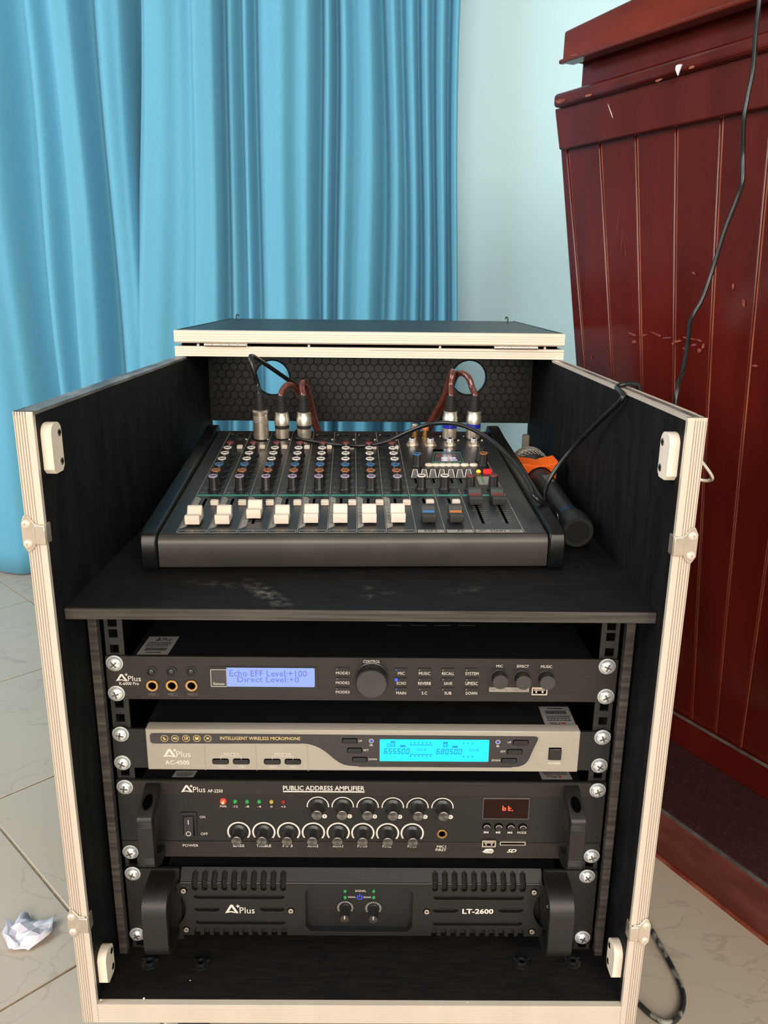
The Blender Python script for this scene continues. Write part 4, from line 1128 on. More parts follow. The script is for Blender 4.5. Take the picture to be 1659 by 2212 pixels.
part(ds, 'lit_segments', sg, 'redseg', 'glowing red characters')
for x, z in ((0.1251,-0.424), (0.1372,-0.4242), (0.1493,-0.4243), (0.1614,-0.4246), ):
    b = part(ap, 'round_button', Mesh().lathe([(0.0034, 0), (0.0034, 0.0018), (0.0031, 0.0024), (0.001, 0.0025)], 22, P1 @ T3(x, z, 0)), 'knob')
    part(b, 'rim_glint', Mesh().ring(x, z, 0.0030, 0.0034, 0.2, 2.9, 0.0023, P1), 'print')  # white arc paints a glint along the button's upper edge
    part(b, 'well', Mesh().plate(circ(x, z, 0.0044, 20), [], 0.0001, 0.0003, P1), 'hole')
def sym(pts):
    mb = Mesh()
    for p in pts:
        mb.plate(p, [], 0.0001, 0.0003, P1)
    part(ap, 'symbol', mb, 'print')
(x0, z0), (x1, z1) = (0.1226,-0.4319), (0.1272,-0.4293)
w = x1 - x0
zm = (z0 + z1) / 2
sym([rect(x0, z0, x0 + w * .14, z1), [(x0 + w * .16, zm), (x0 + w * .55, z0), (x0 + w * .55, z1)], [(x0 + w * .58, zm), (x1, z0), (x1, z1)]])
(x0, z0), (x1, z1) = (0.1349,-0.432), (0.1389,-0.4294)
w = x1 - x0
zm = (z0 + z1) / 2
sym([rect(x1 - w * .14, z0, x1, z1), rect(x1 - w * .4, z0, x1 - w * .24, z1), [(x0, z0), (x1 - w * .44, zm), (x0, z1)]])
(x0, z0), (x1, z1) = (0.1466,-0.4321), (0.1511,-0.4295)
w = x1 - x0
zm = (z0 + z1) / 2
sym([rect(x1 - w * .14, z0, x1, z1), [(x0, z0), (x0 + w * .4, zm), (x0, z1)], [(x0 + w * .42, z0), (x0 + w * .82, zm), (x0 + w * .42, z1)]])
T(ap, 'MODE', 0.1564,-0.4321, 0.1654,-0.4294, P1)
usb(ap, 0.1216,-0.4456, 0.1344,-0.4392, PF(0.0656))
sd = part(ap, 'card_slot', Mesh().plate(rect(0.1391,-0.4447, 0.1651,-0.4409), [rect(0.14,-0.444, 0.1642,-0.4416)], 0.0001, 0.0018, P1), 'nickel', 'metal memory card slot')
part(sd, 'slot_mouth', Mesh().plate(rect(0.1396,-0.4444, 0.1647,-0.4413), [], 0.0001, 0.0011, P1), 'hole')
T(ap, 'SD', 0.1467,-0.4537, 0.1565,-0.4495, PB, bold=0.03, shear=0.4)
ug = [(0.1219,-0.4531), (0.1238,-0.4514), (0.1249,-0.4497), (0.1312,-0.4493), (0.1332,-0.4508), (0.1331,-0.4533), (0.1315,-0.4547), (0.1249,-0.4543)]
part(ap, 'usb_mark', Mesh().plate(ug, [], 0.0001, 0.0003, PB), 'print')
T(ap, 'USB', 0.1253,-0.4536, 0.1322,-0.451, PB, 'dimprint', h=0.0005, shear=0.2)

def bent_handle(parent, xc, w, prof_out, prof_in, holes=(), mt='handle', bevel=0.0008):
    """band handle: outlines in (y, z), extruded across its width"""
    m = frame((xc, 0, 0), (0, 1, 0), (0, 0, 1), (1, 0, 0))
    return part(parent, 'handle', Mesh().plate(prof_out + prof_in[::-1], [], -w / 2, w / 2, m), mt, 'dark grey metal pull handle', bevel=bevel, seg=2)
for xo in (-0.2052, 0.2065):
    yf = 0.0300
    out = [(0.0668, -0.3752), (0.060, -0.3765), (yf + 0.0020, -0.3885), (yf, -0.3915)]
    for zz in (-0.3945, -0.3962, -0.3979, -0.3996):
        out += [(yf, zz + 0.0003), (yf + 0.0006, zz), (yf, zz - 0.0003)]
    for zz in (-0.4345, -0.4362, -0.4379, -0.4396):
        out += [(yf, zz + 0.0003), (yf + 0.0006, zz), (yf, zz - 0.0003)]
    out += [(yf, -0.4430), (yf + 0.0015, -0.4452), (0.050, -0.4575), (0.0668, -0.4588)]
    inn = [(0.0668, -0.3870), (0.054, -0.3880), (yf + 0.0095, -0.3985), (yf + 0.0095, -0.4360), (0.054, -0.4460), (0.0668, -0.4470)]
    h = bent_handle(ap, xo, 0.0142, out, inn)
    # screw hole through the sloping upper arm
    nrm = Vector((0, -0.0120, 0.0280)).normalized()
    ctr = Vector((xo, 0.0455, -0.38273)) + nrm * 0.0003
    mm = axis_frame(ctr, nrm)
    part(h, 'screw_hole', Mesh().plate(circ(0, 0, 0.0046, 24, 0.0088), [], -0.0005, 0.0004, mm), 'hole', 'dark countersunk hole')
    part(h, 'hole_rim', Mesh().plate(circ(0, 0, 0.0049, 24, 0.0092), [circ(0, 0, 0.0046, 24, 0.0088)], -0.0005, 0.0006, mm), 'handle')

# --- power amplifier, two units high
lt = thing('power_amplifier', 'black power amplifier with foam backed vent slots, lowest in the rack', 'rack unit', (0, 0.067, -0.5645))
TY = 0.060
P3 = PF(TY)
LB, LT_, LTOP = -0.5515, -0.4872, -0.4766
part(lt, 'chassis', Mesh().box(-0.200, 0.200, 0.0705, 0.42, -0.5560, -0.4800), 'chassis')
for s in (-1, 1):
    part(lt, 'rack_ear', Mesh().plate(rrect(s * 0.2413, -0.5635, s * 0.186, -0.4762, 0.0012), [], -0.003, 0.0, P1), 'blackmetal', bevel=0.0004)
xl, xr = -0.1898, 0.1877
slots_t = [-0.1692 + i * (-0.0797 - -0.1692) / 9 for i in range(10)]
slots_r = [0.0749 + i * (0.1643 - 0.0749) / 9 for i in range(10)]
sb_l = [-0.1695 + i * (-0.08 - -0.1695) / 9 for i in range(10)]
sb_r = [0.0753 + i * (0.1651 - 0.0753) / 9 for i in range(10)]
hw = 0.0030
zs0 = -0.4968
zs1 = -0.542
def notch_top(x):
    return [(x - hw, LT_), ] + [(x + hw * math.cos(math.pi + math.pi * i / 6), zs0 + hw + hw * math.sin(math.pi + math.pi * i / 6)) for i in range(7)] + [(x + hw, LT_)]
def notch_bot(x):
    return [(x + hw, LB), ] + [(x + hw * math.cos(math.pi * i / 6), zs1 - hw + hw * math.sin(math.pi * i / 6)) for i in range(7)] + [(x - hw, LB)]
bz = -0.5195
bite_r = -0.18 + 0.0
outer = [(xl + 0.006, LT_)]
for x in slots_t + slots_r:
    outer += notch_top(x)
outer += [(xr - 0.004, LT_)]
# right hand circular cut-out
cxr, cxl, czb, cr_ = xr + 0.0178, xl - 0.0190, (LB + LT_) / 2 + 0.001, 0.0290
rb = []
for i in range(13):
    a = math.radians(132 + 96 * i / 12)
    rb.append((cxr + cr_ * math.cos(a), czb + cr_ * math.sin(a)))
outer += [(xr, LT_ - 0.002), (xr, rb[0][1] + 0.001)] + rb + [(xr, rb[-1][1] - 0.001), (xr, LB + 0.002), (xr - 0.003, LB)]
for x in (sb_l + sb_r)[::-1]:
    outer += notch_bot(x)
lb_ = []
for i in range(13):
    a = math.radians(-48 + 96 * i / 12)
    lb_.append((cxl + cr_ * math.cos(a), czb + cr_ * math.sin(a)))
outer += [(xl + 0.006, LB), (xl + 0.002, LB + 0.002), (xl + 0.002, lb_[0][1] - 0.001)] + lb_ + [(xl + 0.002, lb_[-1][1] + 0.001), (xl + 0.002, LT_ - 0.002)]
outer = outer[::-1]
def hslot(a, b, t=0.0027):
    (x0, z), (x1, _) = a, b
    return [(x0, z), (x0 + t * 1.3, z - t), (x1 - t * 1.3, z - t), (x1, z), (x1 - t * 1.3, z + t), (x0 + t * 1.3, z + t)]
HS = [hslot((-0.1719,-0.5043), (-0.0778,-0.5038)), hslot((-0.1718,-0.5197), (-0.1448,-0.5196)), hslot((-0.1047,-0.5193), (-0.0782,-0.5192)), hslot((-0.1714,-0.5358), (-0.0776,-0.5353)),
      hslot((0.0728,-0.5041), (0.167,-0.5036)), hslot((0.0727,-0.52), (0.0999,-0.5199)), hslot((0.1401,-0.5196), (0.1672,-0.5195)), hslot((0.0731,-0.5362), (0.1673,-0.5356))]
octo = [(-0.052,-0.5468), (-0.0572,-0.5407), (-0.0572,-0.4977), (-0.0526,-0.4917), (0.0476,-0.492), (0.0526,-0.4979), (0.0523,-0.5412), (0.0472,-0.5474)]
front = part(lt, 'front_plate', Mesh().plate(outer, HS + [octo], -0.003, 0.0, P3), 'satin', bevel=0.0003, angle=0.5)
# sloping upper lip with the tops of the slots
sd_ = Vector((0, 0.0105, LTOP - LT_))
PS = frame((0, TY, LT_), (1, 0, 0), (sd_ / sd_.length), Vector((0, -(LTOP - LT_), 0.0105)).normalized())
L_ = sd_.length
up = [(xl + 0.006, 0)]
ht_ = L_ * 0.86
for x in slots_t + slots_r:
    up += [(x - hw, 0), (x - hw, ht_ - 0.003), (x, ht_), (x + hw, ht_ - 0.003), (x + hw, 0)]
up += [(xr - 0.004, 0), (xr - 0.004, L_), (xl + 0.006, L_)]
part(lt, 'upper_lip', Mesh().plate(up, [], -0.002, 0.0, PS), 'satin')
part(lt, 'top_cover', Mesh().box(xl + 0.006, xr - 0.004, TY + 0.0105, 0.0705, LTOP - 0.002, LTOP), 'satin')
bd_ = Mesh()
xs_ = [xl + 0.007]
for x in slots_t + slots_r:
    xs_ += [x - hw, x + hw]
xs_.append(xr - 0.005)
for a, b in zip(xs_[::2], xs_[1::2]):
    bd_.lathe([(0.0016, 0), (0.0016, b - a)], 16, frame((a, TY + 0.00125, LT_ - 0.0006), (0, 1, 0), (0, 0, 1), (1, 0, 0)))
part(lt, 'rounded_bend', bd_, 'satin')
for a, b in ((slots_t[0] - .0036, slots_t[-1] + .008), (slots_r[0] - .008, slots_r[-1] + .0036)):
    part(lt, 'foam_filter', Mesh().hexa([(a, TY + 0.0042, LB), (b, TY + 0.0042, LB), (b, 0.0704, LB), (a, 0.0704, LB), (a, TY + 0.0042, LT_ - 0.001), (b, TY + 0.0042, LT_ - 0.001), (b, 0.0704, LT_ + 0.004), (a, 0.0704, LT_ + 0.004)]), 'foam', 'rough black foam behind the slots')
ocx_, ocz_ = sum(p[0] for p in octo) / 8, sum(p[1] for p in octo) / 8
well = part(lt, 'control_well', Mesh().plate([(ocx_ + (p[0] - ocx_) * 1.02, ocz_ + (p[1] - ocz_) * 1.05) for p in octo], [], -0.0092, -0.0088, P3), 'black', 'recessed glossy black control window')
ocx, ocz = sum(p[0] for p in octo) / 8, sum(p[1] for p in octo) / 8
part(lt, 'well_wall', Mesh().plate([(ocx + (p[0] - ocx) * 1.025, ocz + (p[1] - ocz) * 1.06) for p in octo], [[(ocx + (p[0] - ocx) * 1.006, ocz + (p[1] - ocz) * 1.015) for p in octo]], -0.0088, -0.0028, P3), 'black')
for x, z in ((-0.1808,-0.4964), (-0.1805,-0.5443), (-0.0723,-0.5203), (0.0671,-0.5206), (0.1758,-0.496), (0.1765,-0.5449)):
    s_ = part(lt, 'hex_screw', Mesh().plate(circ(x, z, 0.0027, 18), [circ(x, z, 0.0011, 6)], 0.0001, 0.0016, P3), 'nickel', 'small pale hex socket screw', bevel=0.0004)
    part(s_, 'socket', Mesh().plate(circ(x, z, 0.0036, 18), [], 0.0001, 0.0003, P3), 'hole')
logo(lt, P3, -0.1397,-0.5238, -0.126,-0.5134, -0.1264,-0.5152, -0.1248,-0.524, -0.1094,-0.5165, h=0.0004)
T(lt, 'LT-2600', 0.1036,-0.5233, 0.1355,-0.517, P3, bold=0.03, h=0.0004)
PW = PF(TY + 0.0088)
def Wp(p):
    return p
for kx, kz in ((-0.017,-0.5247), (0.0122,-0.5252)):
    m = PW @ T3(kx, kz, 0)
    k = part(lt, 'level_knob', Mesh().lathe([(0.0055, 0), (0.0055, 0.001), (0.0050, 0.0014), (0.0047, 0.0150), (0.0044, 0.0154)], 30, m, 1), 'knob')
    part(k, 'cap', Mesh().lathe([(0.0046, 0.0150), (0.0044, 0.0157), (0.001, 0.0158)], 24, m), 'spun')
    part(k, 'pointer', Mesh().box(-0.0004, 0.0004, 0.0002, 0.0042, 0.0157, 0.0161, m), 'print')
    tk = Mesh()
    for i in range(21):
        a = math.radians(210 - 240 * i / 20)
        tk.box(0.0066, 0.0084, -0.0002, 0.0002, 0.0001, 0.0003, m @ Matrix.Rotation(a, 4, 'Z'))
    part(k, 'scale_ticks', tk, 'print')
for x, z in ((-0.0171,-0.5037), (-0.0171,-0.5115), (0.0124,-0.5037), (0.0125,-0.5113)):
    led(lt, x, z, PW, 0.0018, 'greenled')
T(lt, 'SIGNAL', -0.0068,-0.5046, 0.0046,-0.5021, PW)
T(lt, 'SIGNAL', -0.014,-0.5121, -0.0061,-0.5101, PW)
T(lt, 'SIGNAL', 0.0018,-0.5122, 0.0099,-0.5102, PW)
(px, pz) = -0.002,-0.5111
pm = Mesh().ring(px, pz, 0.0022, 0.0029, math.radians(125), math.radians(415), 0.0003, PW)
pm.box(px - 0.0004, px + 0.0004, pz + 0.0006, pz + 0.0038, 0.0002, 0.0006, PW)
part(lt, 'power_symbol', pm, 'blueled', 'glowing blue power symbol')
# rocker on the right ear, half hidden behind the handle
rx, rz = 0.1913,-0.5078
rr = part(lt, 'power_switch', Mesh().box(rx - 0.008, rx + 0.008, rz - 0.0125, rz + 0.0125, 0.0, 0.005, P1, c=0.0008), 'black', 'black rocker switch beside the handle')
part(rr, 'rocker', Mesh().hexa([(rx - .0055, rz - .011, .004), (rx + .0055, rz - .011, .004), (rx + .0055, rz + .011, .004), (rx - .0055, rz + .011, .004), (rx - .0052, rz - .0105, .0085), (rx + .0052, rz - .0105, .0085), (rx + .0052, rz + .0105, .0055), (rx - .0052, rz + .0105, .0055)], P1), 'satin')
part(rr, 'symbol', Mesh().box(rx - .0003, rx + .0003, rz + .003, rz + .0065, .0072, .0076, P1).ring(rx, rz - .005, .0013, .0018, 0, 2 * math.pi, .0083, P1), 'print')
rack_screws(lt, [(-0.2332,-0.4817), (-0.234,-0.557), (0.2306,-0.4822), (0.2318,-0.5586)], 0.067, random.Random(20))
for xo in (-0.2022, 0.1975):
    yf, zt_, zb_, r = 0.0265, -0.4780, -0.5560, 0.0210
    out = [(0.0668, zt_)]
    for i in range(9):
        a = math.radians(90 + 90 * i / 8)
        out.append((yf + r + r * math.cos(a), zt_ - r + r * math.sin(a)))
    for i in range(9):
        a = math.radians(180 + 90 * i / 8)
        out.append((yf + r + r * math.cos(a), zb_ + r + r * math.sin(a)))
    out.append((0.0668, zb_))
    th, r2 = 0.0065, 0.0145
    inn = [(0.0668, zt_ - th)]
    for i in range(9):
        a = math.radians(90 + 90 * i / 8)
        inn.append((yf + th + r2 + r2 * math.cos(a), zt_ - th - r2 + r2 * math.sin(a)))
    for i in range(9):
        a = math.radians(180 + 90 * i / 8)
        inn.append((yf + th + r2 + r2 * math.cos(a), zb_ + th + r2 + r2 * math.sin(a)))
    inn.append((0.0668, zb_ + th))
    bent_handle(lt, xo, 0.0245, out, inn, bevel=0.0006)

# ---------------------------------------------------------------- mixing desk
MW = T3(-0.0085, 0.117, -0.172) @ Matrix.Rotation(math.radians(1.93), 4, 'Z')
AL = math.atan2(0.035, 0.378)
MF = MW @ frame((0, 0.004, 0.037), (1, 0, 0), (0, math.cos(AL), math.sin(AL)), (0, -math.sin(AL), math.cos(AL)))
mx = thing('mixing_desk', 'black eight channel audio mixer with white faders on the shelf', 'mixer', MW)
HWX = 0.1885
mm = MW @ frame((0, 0, 0), (0, 1, 0), (0, 0, 1), (1, 0, 0))
body = [(0.001, 0.005), (0.0, 0.008), (0.0, 0.0285), (0.0012, 0.0330), (0.0040, 0.0364), (0.0080, 0.0368), (0.382, 0.0714), (0.385, 0.069), (0.385, 0.005)]
part(mx, 'steel_shell', Mesh().plate(body, [], -HWX, HWX, mm), 'mixbody', 'brown black steel shell')
for s in (-1, 1):
    ck = [(-0.001, 0.003), (-0.0045, 0.010), (-0.0045, 0.032), (-0.001, 0.0395), (0.008, 0.0425), (0.330, 0.0735), (0.372, 0.0795), (0.388, 0.0790), (0.398, 0.071), (0.402, 0.050), (0.402, 0.014), (0.392, 0.003)]
    part(mx, 'side_cheek', Mesh().plate(ck, [], min(s * (HWX + 0.0007), s * (HWX + 0.0165)), max(s * (HWX + 0.0007), s * (HWX + 0.0165)), mm), 'cheek', 'black moulded side cheek', bevel=0.0075, seg=4)
    part(mx, 'cheek_screw', Mesh().lathe([(0.004, 0), (0.0035, 0.0015)], 12, axis_frame(MW @ Vector((s * (HWX + 0.016), 0.012, 0.018)), (s, 0, 0))), 'steel')
    for y in (0.03, 0.35):
        part(mx, 'foot', Mesh().lathe([(0.009, 0.0), (0.010, 0.006)], 14, MW @ T3(s * 0.16, y, 0)), 'rubber')
part(mx, 'face_panel', Mesh().box(-0.186, 0.186, 0.003, 0.3775, -0.0004, 0.0002, MF), 'mixface', 'grey black printed control face')
XS = [-0.1722 + 0.02904 * k for k in range(9)]
XM, XF, XR = 0.0887, 0.1173, 0.1664
XEND = XR
def strip(x0, s0, x1, s1, mt='greystrip', h=0.0004, name='printed_line'):
    return part(mx, name, Mesh().box(x0, x1, s0, s1, 0.0001, h, MF), mt)
for x in XS:
    strip(x - 0.0003, 0.004, x + 0.0003, 0.372, 'greystrip')
strip(XM - 0.0003, 0.004, XM + 0.0003, 0.131, 'greystrip')
strip(XF - 0.0003, 0.004, XF + 0.0003, 0.131, 'greystrip')
strip(XR - 0.0003, 0.004, XR + 0.0003, 0.352, 'greystrip')
bounds = XS + [XM, XF, XR]
for k in range(11):
    strip(bounds[k] + 0.0013, 0.1085, bounds[k + 1] - 0.0013, 0.1135, 'teal', name='teal_stripe')
# numbered boxes along the front
for k in range(8):
    a, b = XS[k] + 0.0016, XS[k + 1] - 0.0012
    part(mx, 'number_box', Mesh().plate(rect(a, 0.0035, b, 0.0105), [rect(a + .0004, 0.0039, b - .0004, 0.0101)], 0.0001, 0.0004, MF), 'greystrip')
    T(mx, str(k + 1), (a + b) / 2 - (0.0012 if k else 0.0005), 0.0050, (a + b) / 2 + (0.0012 if k else 0.0005), 0.0092, MF, 'greystrip', h=0.0005)
for a, b in ((XS[8], XM), (XM, XF), (XF, XR)):
    strip(a + 0.0016, 0.0035, b - 0.0012, 0.0105, 'greystrip', name='name_strip')
T(mx, 'MP3', XS[8] + 0.0085, 0.0048, XS[8] + 0.0205, 0.0093, MF, 'darkprint', 0.0, 0.0006)
T(mx, 'FX', XM + 0.0125, 0.0048, XM + 0.0195, 0.0093, MF, 'darkprint', 0.0, 0.0006)
T(mx, 'LEFT', XF + 0.0042, 0.0052, XF + 0.0118, 0.0088, MF, 'darkprint', 0.0, 0.0006)
T(mx, 'MAIN', XF + 0.0165, 0.0048, XF + 0.0310, 0.0093, MF, 'darkprint', 0.0, 0.0006)
T(mx, 'RIGHT', XF + 0.0355, 0.0052, XF + 0.0462, 0.0088, MF, 'darkprint', 0.0, 0.0006)
# rotary knobs: one body mesh, one cap mesh for each colour
kb_me = Mesh().lathe([(0.0068, 0), (0.0068, 0.0022), (0.0058, 0.0030), (0.0054, 0.0040), (0.0049, 0.0168), (0.0046, 0.0176)], 22, flute=1).mesh('rotary_knob', 'knob')
def capm(mt, full):
    mb = Mesh()
    if full:
        mb.lathe([(0.0047, 0.0172), (0.0045, 0.0181), (0.0030, 0.0184), (0.0004, 0.0184)], 20)
    else:
        mb.plate(circ(0, 0, 0.0049, 22), [circ(0, 0, 0.0036, 22)], 0.0170, 0.0181)
    mb.box(-0.0003, 0.0003, 0.0015, 0.0050, 0.0172, 0.0186)
    return mb.mesh('cap', mt)
caps = {c: capm('ring' + c, c in ('red',)) for c in ('white', 'red', 'blue', 'orange', 'purple')}
rndk = random.Random(31)
def knob_mx(x, s, c, rot=0.0):
    m = MF @ T3(x, s, 0) @ Matrix.Rotation(rot, 4, 'Z')
    k = inst(mx, 'rotary_knob', kb_me, m, None)
    if c:
        inst(k, 'cap', caps[c], m, {'white': 'white ringed top', 'red': 'dull red top', 'blue': 'blue ringed top', 'orange': 'orange ringed top', 'purple': 'pale purple ringed top'}[c])
ROWS = ((0.2590, 'red'), (0.2365, 'white'), (0.2140, 'white'), (0.1910, 'white'), (0.1690, 'blue'), (0.1465, 'orange'), (0.1255, 'purple'))
prn = Mesh()
for k in range(8):
    for s, c in ROWS:
        knob_mx(XS[k] + 0.0165, s, c, rndk.uniform(-0.15, 0.15) + (0.7 if c in ('blue', 'orange') and k > 3 else 0))
        for w in (0.0048, 0.0248):
            q = rndk.uniform(0.002, 0.0035)
            prn.box(XS[k] + w - q / 2, XS[k] + w + q / 2, s - 0.0080, s - 0.0074, 0.0002, 0.0004, MF)
    prn.box(XS[k] + 0.003, XS[k] + 0.009, 0.1345, 0.1350, 0.0002, 0.0004, MF)
    prn.box(XS[k] + 0.002, XS[k] + 0.008, 0.1200, 0.1205, 0.0002, 0.0004, MF)
# fader scale ticks
for x0 in [XS[k] + 0.0125 for k in range(8)] + [XS[8] + 0.0146, XM + 0.0136, XF + 0.0122, XF + 0.0365]:
    for i in range(13):
        s = 0.030 + i * 0.0056
        w = 0.0066 if i % 3 == 0 else 0.0044
        prn.box(x0 + 0.0016, x0 + 0.0016 + w, s, s + 0.0003, 0.0002, 0.0004, MF)
        prn.box(x0 - 0.0016 - w * 0.6, x0 - 0.0016, s, s + 0.0003, 0.0002, 0.0004, MF)
part(mx, 'scale_print', prn, 'dimprint', kind='stuff')
# grey tapered scale strips left of each channel fader
for k in range(8):
    x = XS[k]
    poly = [(x + 0.0009, 0.0145), (x + 0.0036, 0.0170), (x + 0.0068, 0.0215), (x + 0.0068, 0.1000), (x + 0.0030, 0.1050), (x + 0.0009, 0.1050)]
    g = part(mx, 'scale_strip', Mesh().plate(poly, [], 0.0001, 0.0004, MF), 'greystrip', 'grey fader scale strip')
    tk = Mesh()
    for i in range(8):
        tk.box(x + 0.0026, x + 0.0054, 0.028 + i * 0.0098, 0.0296 + i * 0.0098, 0.0003, 0.0005, MF)
    part(g, 'scale_marks', tk, 'dimprint')
# faders
def cap_mesh(mt):
    prof = [(-0.0108, 0.0020), (-0.0116, 0.0085), (-0.0112, 0.0106), (-0.0098, 0.0114), (-0.0060, 0.0110), (-0.0035, 0.0092), (-0.0012, 0.0078), (0.0012, 0.0078), (0.0030, 0.0098), (0.0044, 0.0128), (0.0062, 0.0150), (0.0084, 0.0155), (0.0104, 0.0146), (0.0116, 0.0115), (0.0120, 0.0020)]
    mb = Mesh().plate(prof, [], -0.0072, 0.0072, frame((0, 0, 0), (0, 1, 0), (0, 0, 1), (1, 0, 0)))
    mb.box(-0.0018, 0.0018, -0.004, 0.004, -0.001, 0.003)
    return mb.mesh('fader_cap', mt, 0.5)
cap_w = cap_mesh('faderwhite')
cap_k = cap_mesh('micbody')
def fader(x, s, me, label, stripe=None):
    part(mx, 'fader_slot', Mesh().plate(rrect(x - 0.0013, 0.0270, x + 0.0013, 0.1000, 0.0006), [], 0.0001, 0.0004, MF), 'hole')
    c = inst(mx, 'fader_cap', me, MF @ T3(x, s, 0.0002), label)
    b = c.modifiers.new('bevel', 'BEVEL')
    b.width = 0.0014
    b.segments = 3
    b.limit_method = 'ANGLE'
    b.angle_limit = 0.9
    if stripe:
        part(c, 'colour_line', Mesh().hexa([(x - .0064, s - .0012, .0070), (x + .0064, s - .0012, .0070), (x + .0064, s + .0030, .0090), (x - .0064, s + .0030, .0090), (x - .0058, s - .0014, .0083), (x + .0058, s - .0014, .0083), (x + .0058, s + .0026, .0104), (x - .0058, s + .0026, .0104)], MF), stripe)
for k in range(8):
    fader(XS[k] + 0.0125, (0.0305, 0.0315, 0.0470, 0.0320, 0.0345, 0.0345, 0.0345, 0.0352)[k], cap_w, 'white fader cap')
fader(XS[8] + 0.0146, 0.0350, cap_k, 'dark grey fader cap', 'ringblue')
fader(XM + 0.0136, 0.0350, cap_k, 'dark grey fader cap', 'ringorange')
fader(XF + 0.0122, 0.0860, cap_k, 'dark grey fader cap', 'ringred')
fader(XF + 0.0365, 0.0860, cap_k, 'dark grey fader cap', 'ringred')
btn_me = Mesh().box(-0.0042, 0.0042, -0.0032, 0.0032, 0.0, 0.0055, c=0.0007).mesh('push_button', 'faderwhite')
pad_me = Mesh().box(-0.0036, 0.0036, -0.0040, 0.0040, 0.0, 0.0040, c=0.0006).mesh('pad_button', 'whiteplastic')
for k in range(8):
    inst(mx, 'mute_button', btn_me, MF @ T3(XS[k] + 0.0245, 0.0815, 0), 'white mute button')
    inst(mx, 'pad_button', pad_me, MF @ T3(XS[k] + 0.0235, 0.2920, 0), 'pale grey pad button')
for x in (0.0805, 0.1085):
    inst(mx, 'mute_button', btn_me, MF @ T3(x, 0.0825, 0), 'white mute button')
# combination input sockets
for k in range(8):
    x, s = XS[k] + 0.0160, 0.346
    j = part(mx, 'input_socket', Mesh().plate(circ(x, s, 0.0125, 28), [circ(x, s, 0.0098, 28)], 0.0001, 0.0018, MF), 'black', 'black round input socket', bevel=0.0004)
    part(j, 'socket_hole', Mesh().plate(circ(x, s, 0.0098, 28), [circ(x, s, 0.0030, 14)], 0.0001, 0.0007, MF), 'rubber')
    part(j, 'key_notch', Mesh().plate([(x - 0.003, s + 0.0095), (x, s + 0.0030), (x + 0.003, s + 0.0095)], [], 0.0007, 0.0011, MF), 'hole')
    for dx, ds in ((0.0105, -0.0110), (-0.0105, 0.0110)):
        part(j, 'screw', Mesh().lathe([(0.0019, 0), (0.0017, 0.001), (0.0008, 0.0014)], 10, MF @ T3(x + dx, s + ds, 0)), 'nickel')
# master section
knob_mx(0.076,0.2113, 'blue')
knob_mx(0.1576,0.2367, None)
knob_mx(0.1578,0.2148, 'orange')
knob_mx(0.0746,0.1279, 'white')
knob_mx(0.1008,0.128, 'white')
knob_mx(0.1298,0.127, 'red')
knob_mx(0.156,0.129, 'red')
strip(XS[8] + .002, 0.1375, XR - .001, 0.1380, 'dimprint')
dq = [(0.0958,0.2294), (0.1372,0.2306), (0.1383,0.2902), (0.105,0.29)]
dsp = part(mx, 'display_glass', Mesh().plate(dq, [], 0.0001, 0.0006, MF), 'darkglass', 'small glossy display window')
def inset(q, a, b, c, d):
    f = lambda u, v: tuple(q[0][i] * (1 - u) * (1 - v) + q[1][i] * u * (1 - v) + q[2][i] * u * v + q[3][i] * (1 - u) * v for i in (0, 1))
    return [f(a, c), f(b, c), f(b, d), f(a, d)]
part(dsp, 'teal_outline', Mesh().plate(inset(dq, .02, .98, .01, .76), [inset(dq, .04, .96, .04, .74)], 0.0004, 0.0008, MF), 'teal')
lc = part(dsp, 'lcd', Mesh().plate(inset(dq, .07, .93, .08, .70), [], 0.0004, 0.0009, MF), 'lcdsmall', 'dim grey screen')
lt_m = Mesh()
rl = random.Random(2)
for a0, b0, c0, d0 in ((.30, .50, .26, .34), (.58, .78, .26, .34), (.30, .50, .12, .19), (.60, .80, .12, .19)):
    n = 6
    for i in range(n):
        u0 = a0 + (b0 - a0) * i / n
        lt_m.plate(inset(dq, u0, u0 + (b0 - a0) / n * rl.uniform(.45, .8), c0, d0), [], 0.0007, 0.0011, MF)
part(lc, 'screen_text', lt_m, 'lcdsmalltext')
part(lc, 'red_mark', Mesh().plate(inset(dq, .11, .22, .42, .50), [], 0.0007, 0.0011, MF), 'redprint')
part(mx, 'usb_slot', Mesh().plate([(0.1025,0.2794), (0.1161,0.2795), (0.1163,0.2864), (0.1026,0.2863)], [], 0.0006, 0.0011, MF), 'hole')
ob_me = Mesh().lathe([(0.0052, 0), (0.0052, 0.0016), (0.0044, 0.0026), (0.001, 0.0028)], 18, Matrix.Diagonal((1, 0.72, 1, 1))).mesh('oval_button', 'whiteplastic')
for x, s in ((0.0919,0.219), (0.1004,0.219), (0.1087,0.219), (0.1171,0.2191), (0.1254,0.2191), (0.136,0.2192), (0.1469,0.2192)):
    inst(mx, 'oval_button', ob_me, MF @ T3(x, s, 0), 'pale oval transport button')
fr = [(0.0866,0.2161), (0.1302,0.2163), (0.1298,0.2248), (0.087,0.2246)]
part(mx, 'button_bracket', Mesh().plate(inset(fr, 0, 1, 0, 1), [inset(fr, .008, .992, .0, .9)], 0.0001, 0.0004, MF), 'dimprint')
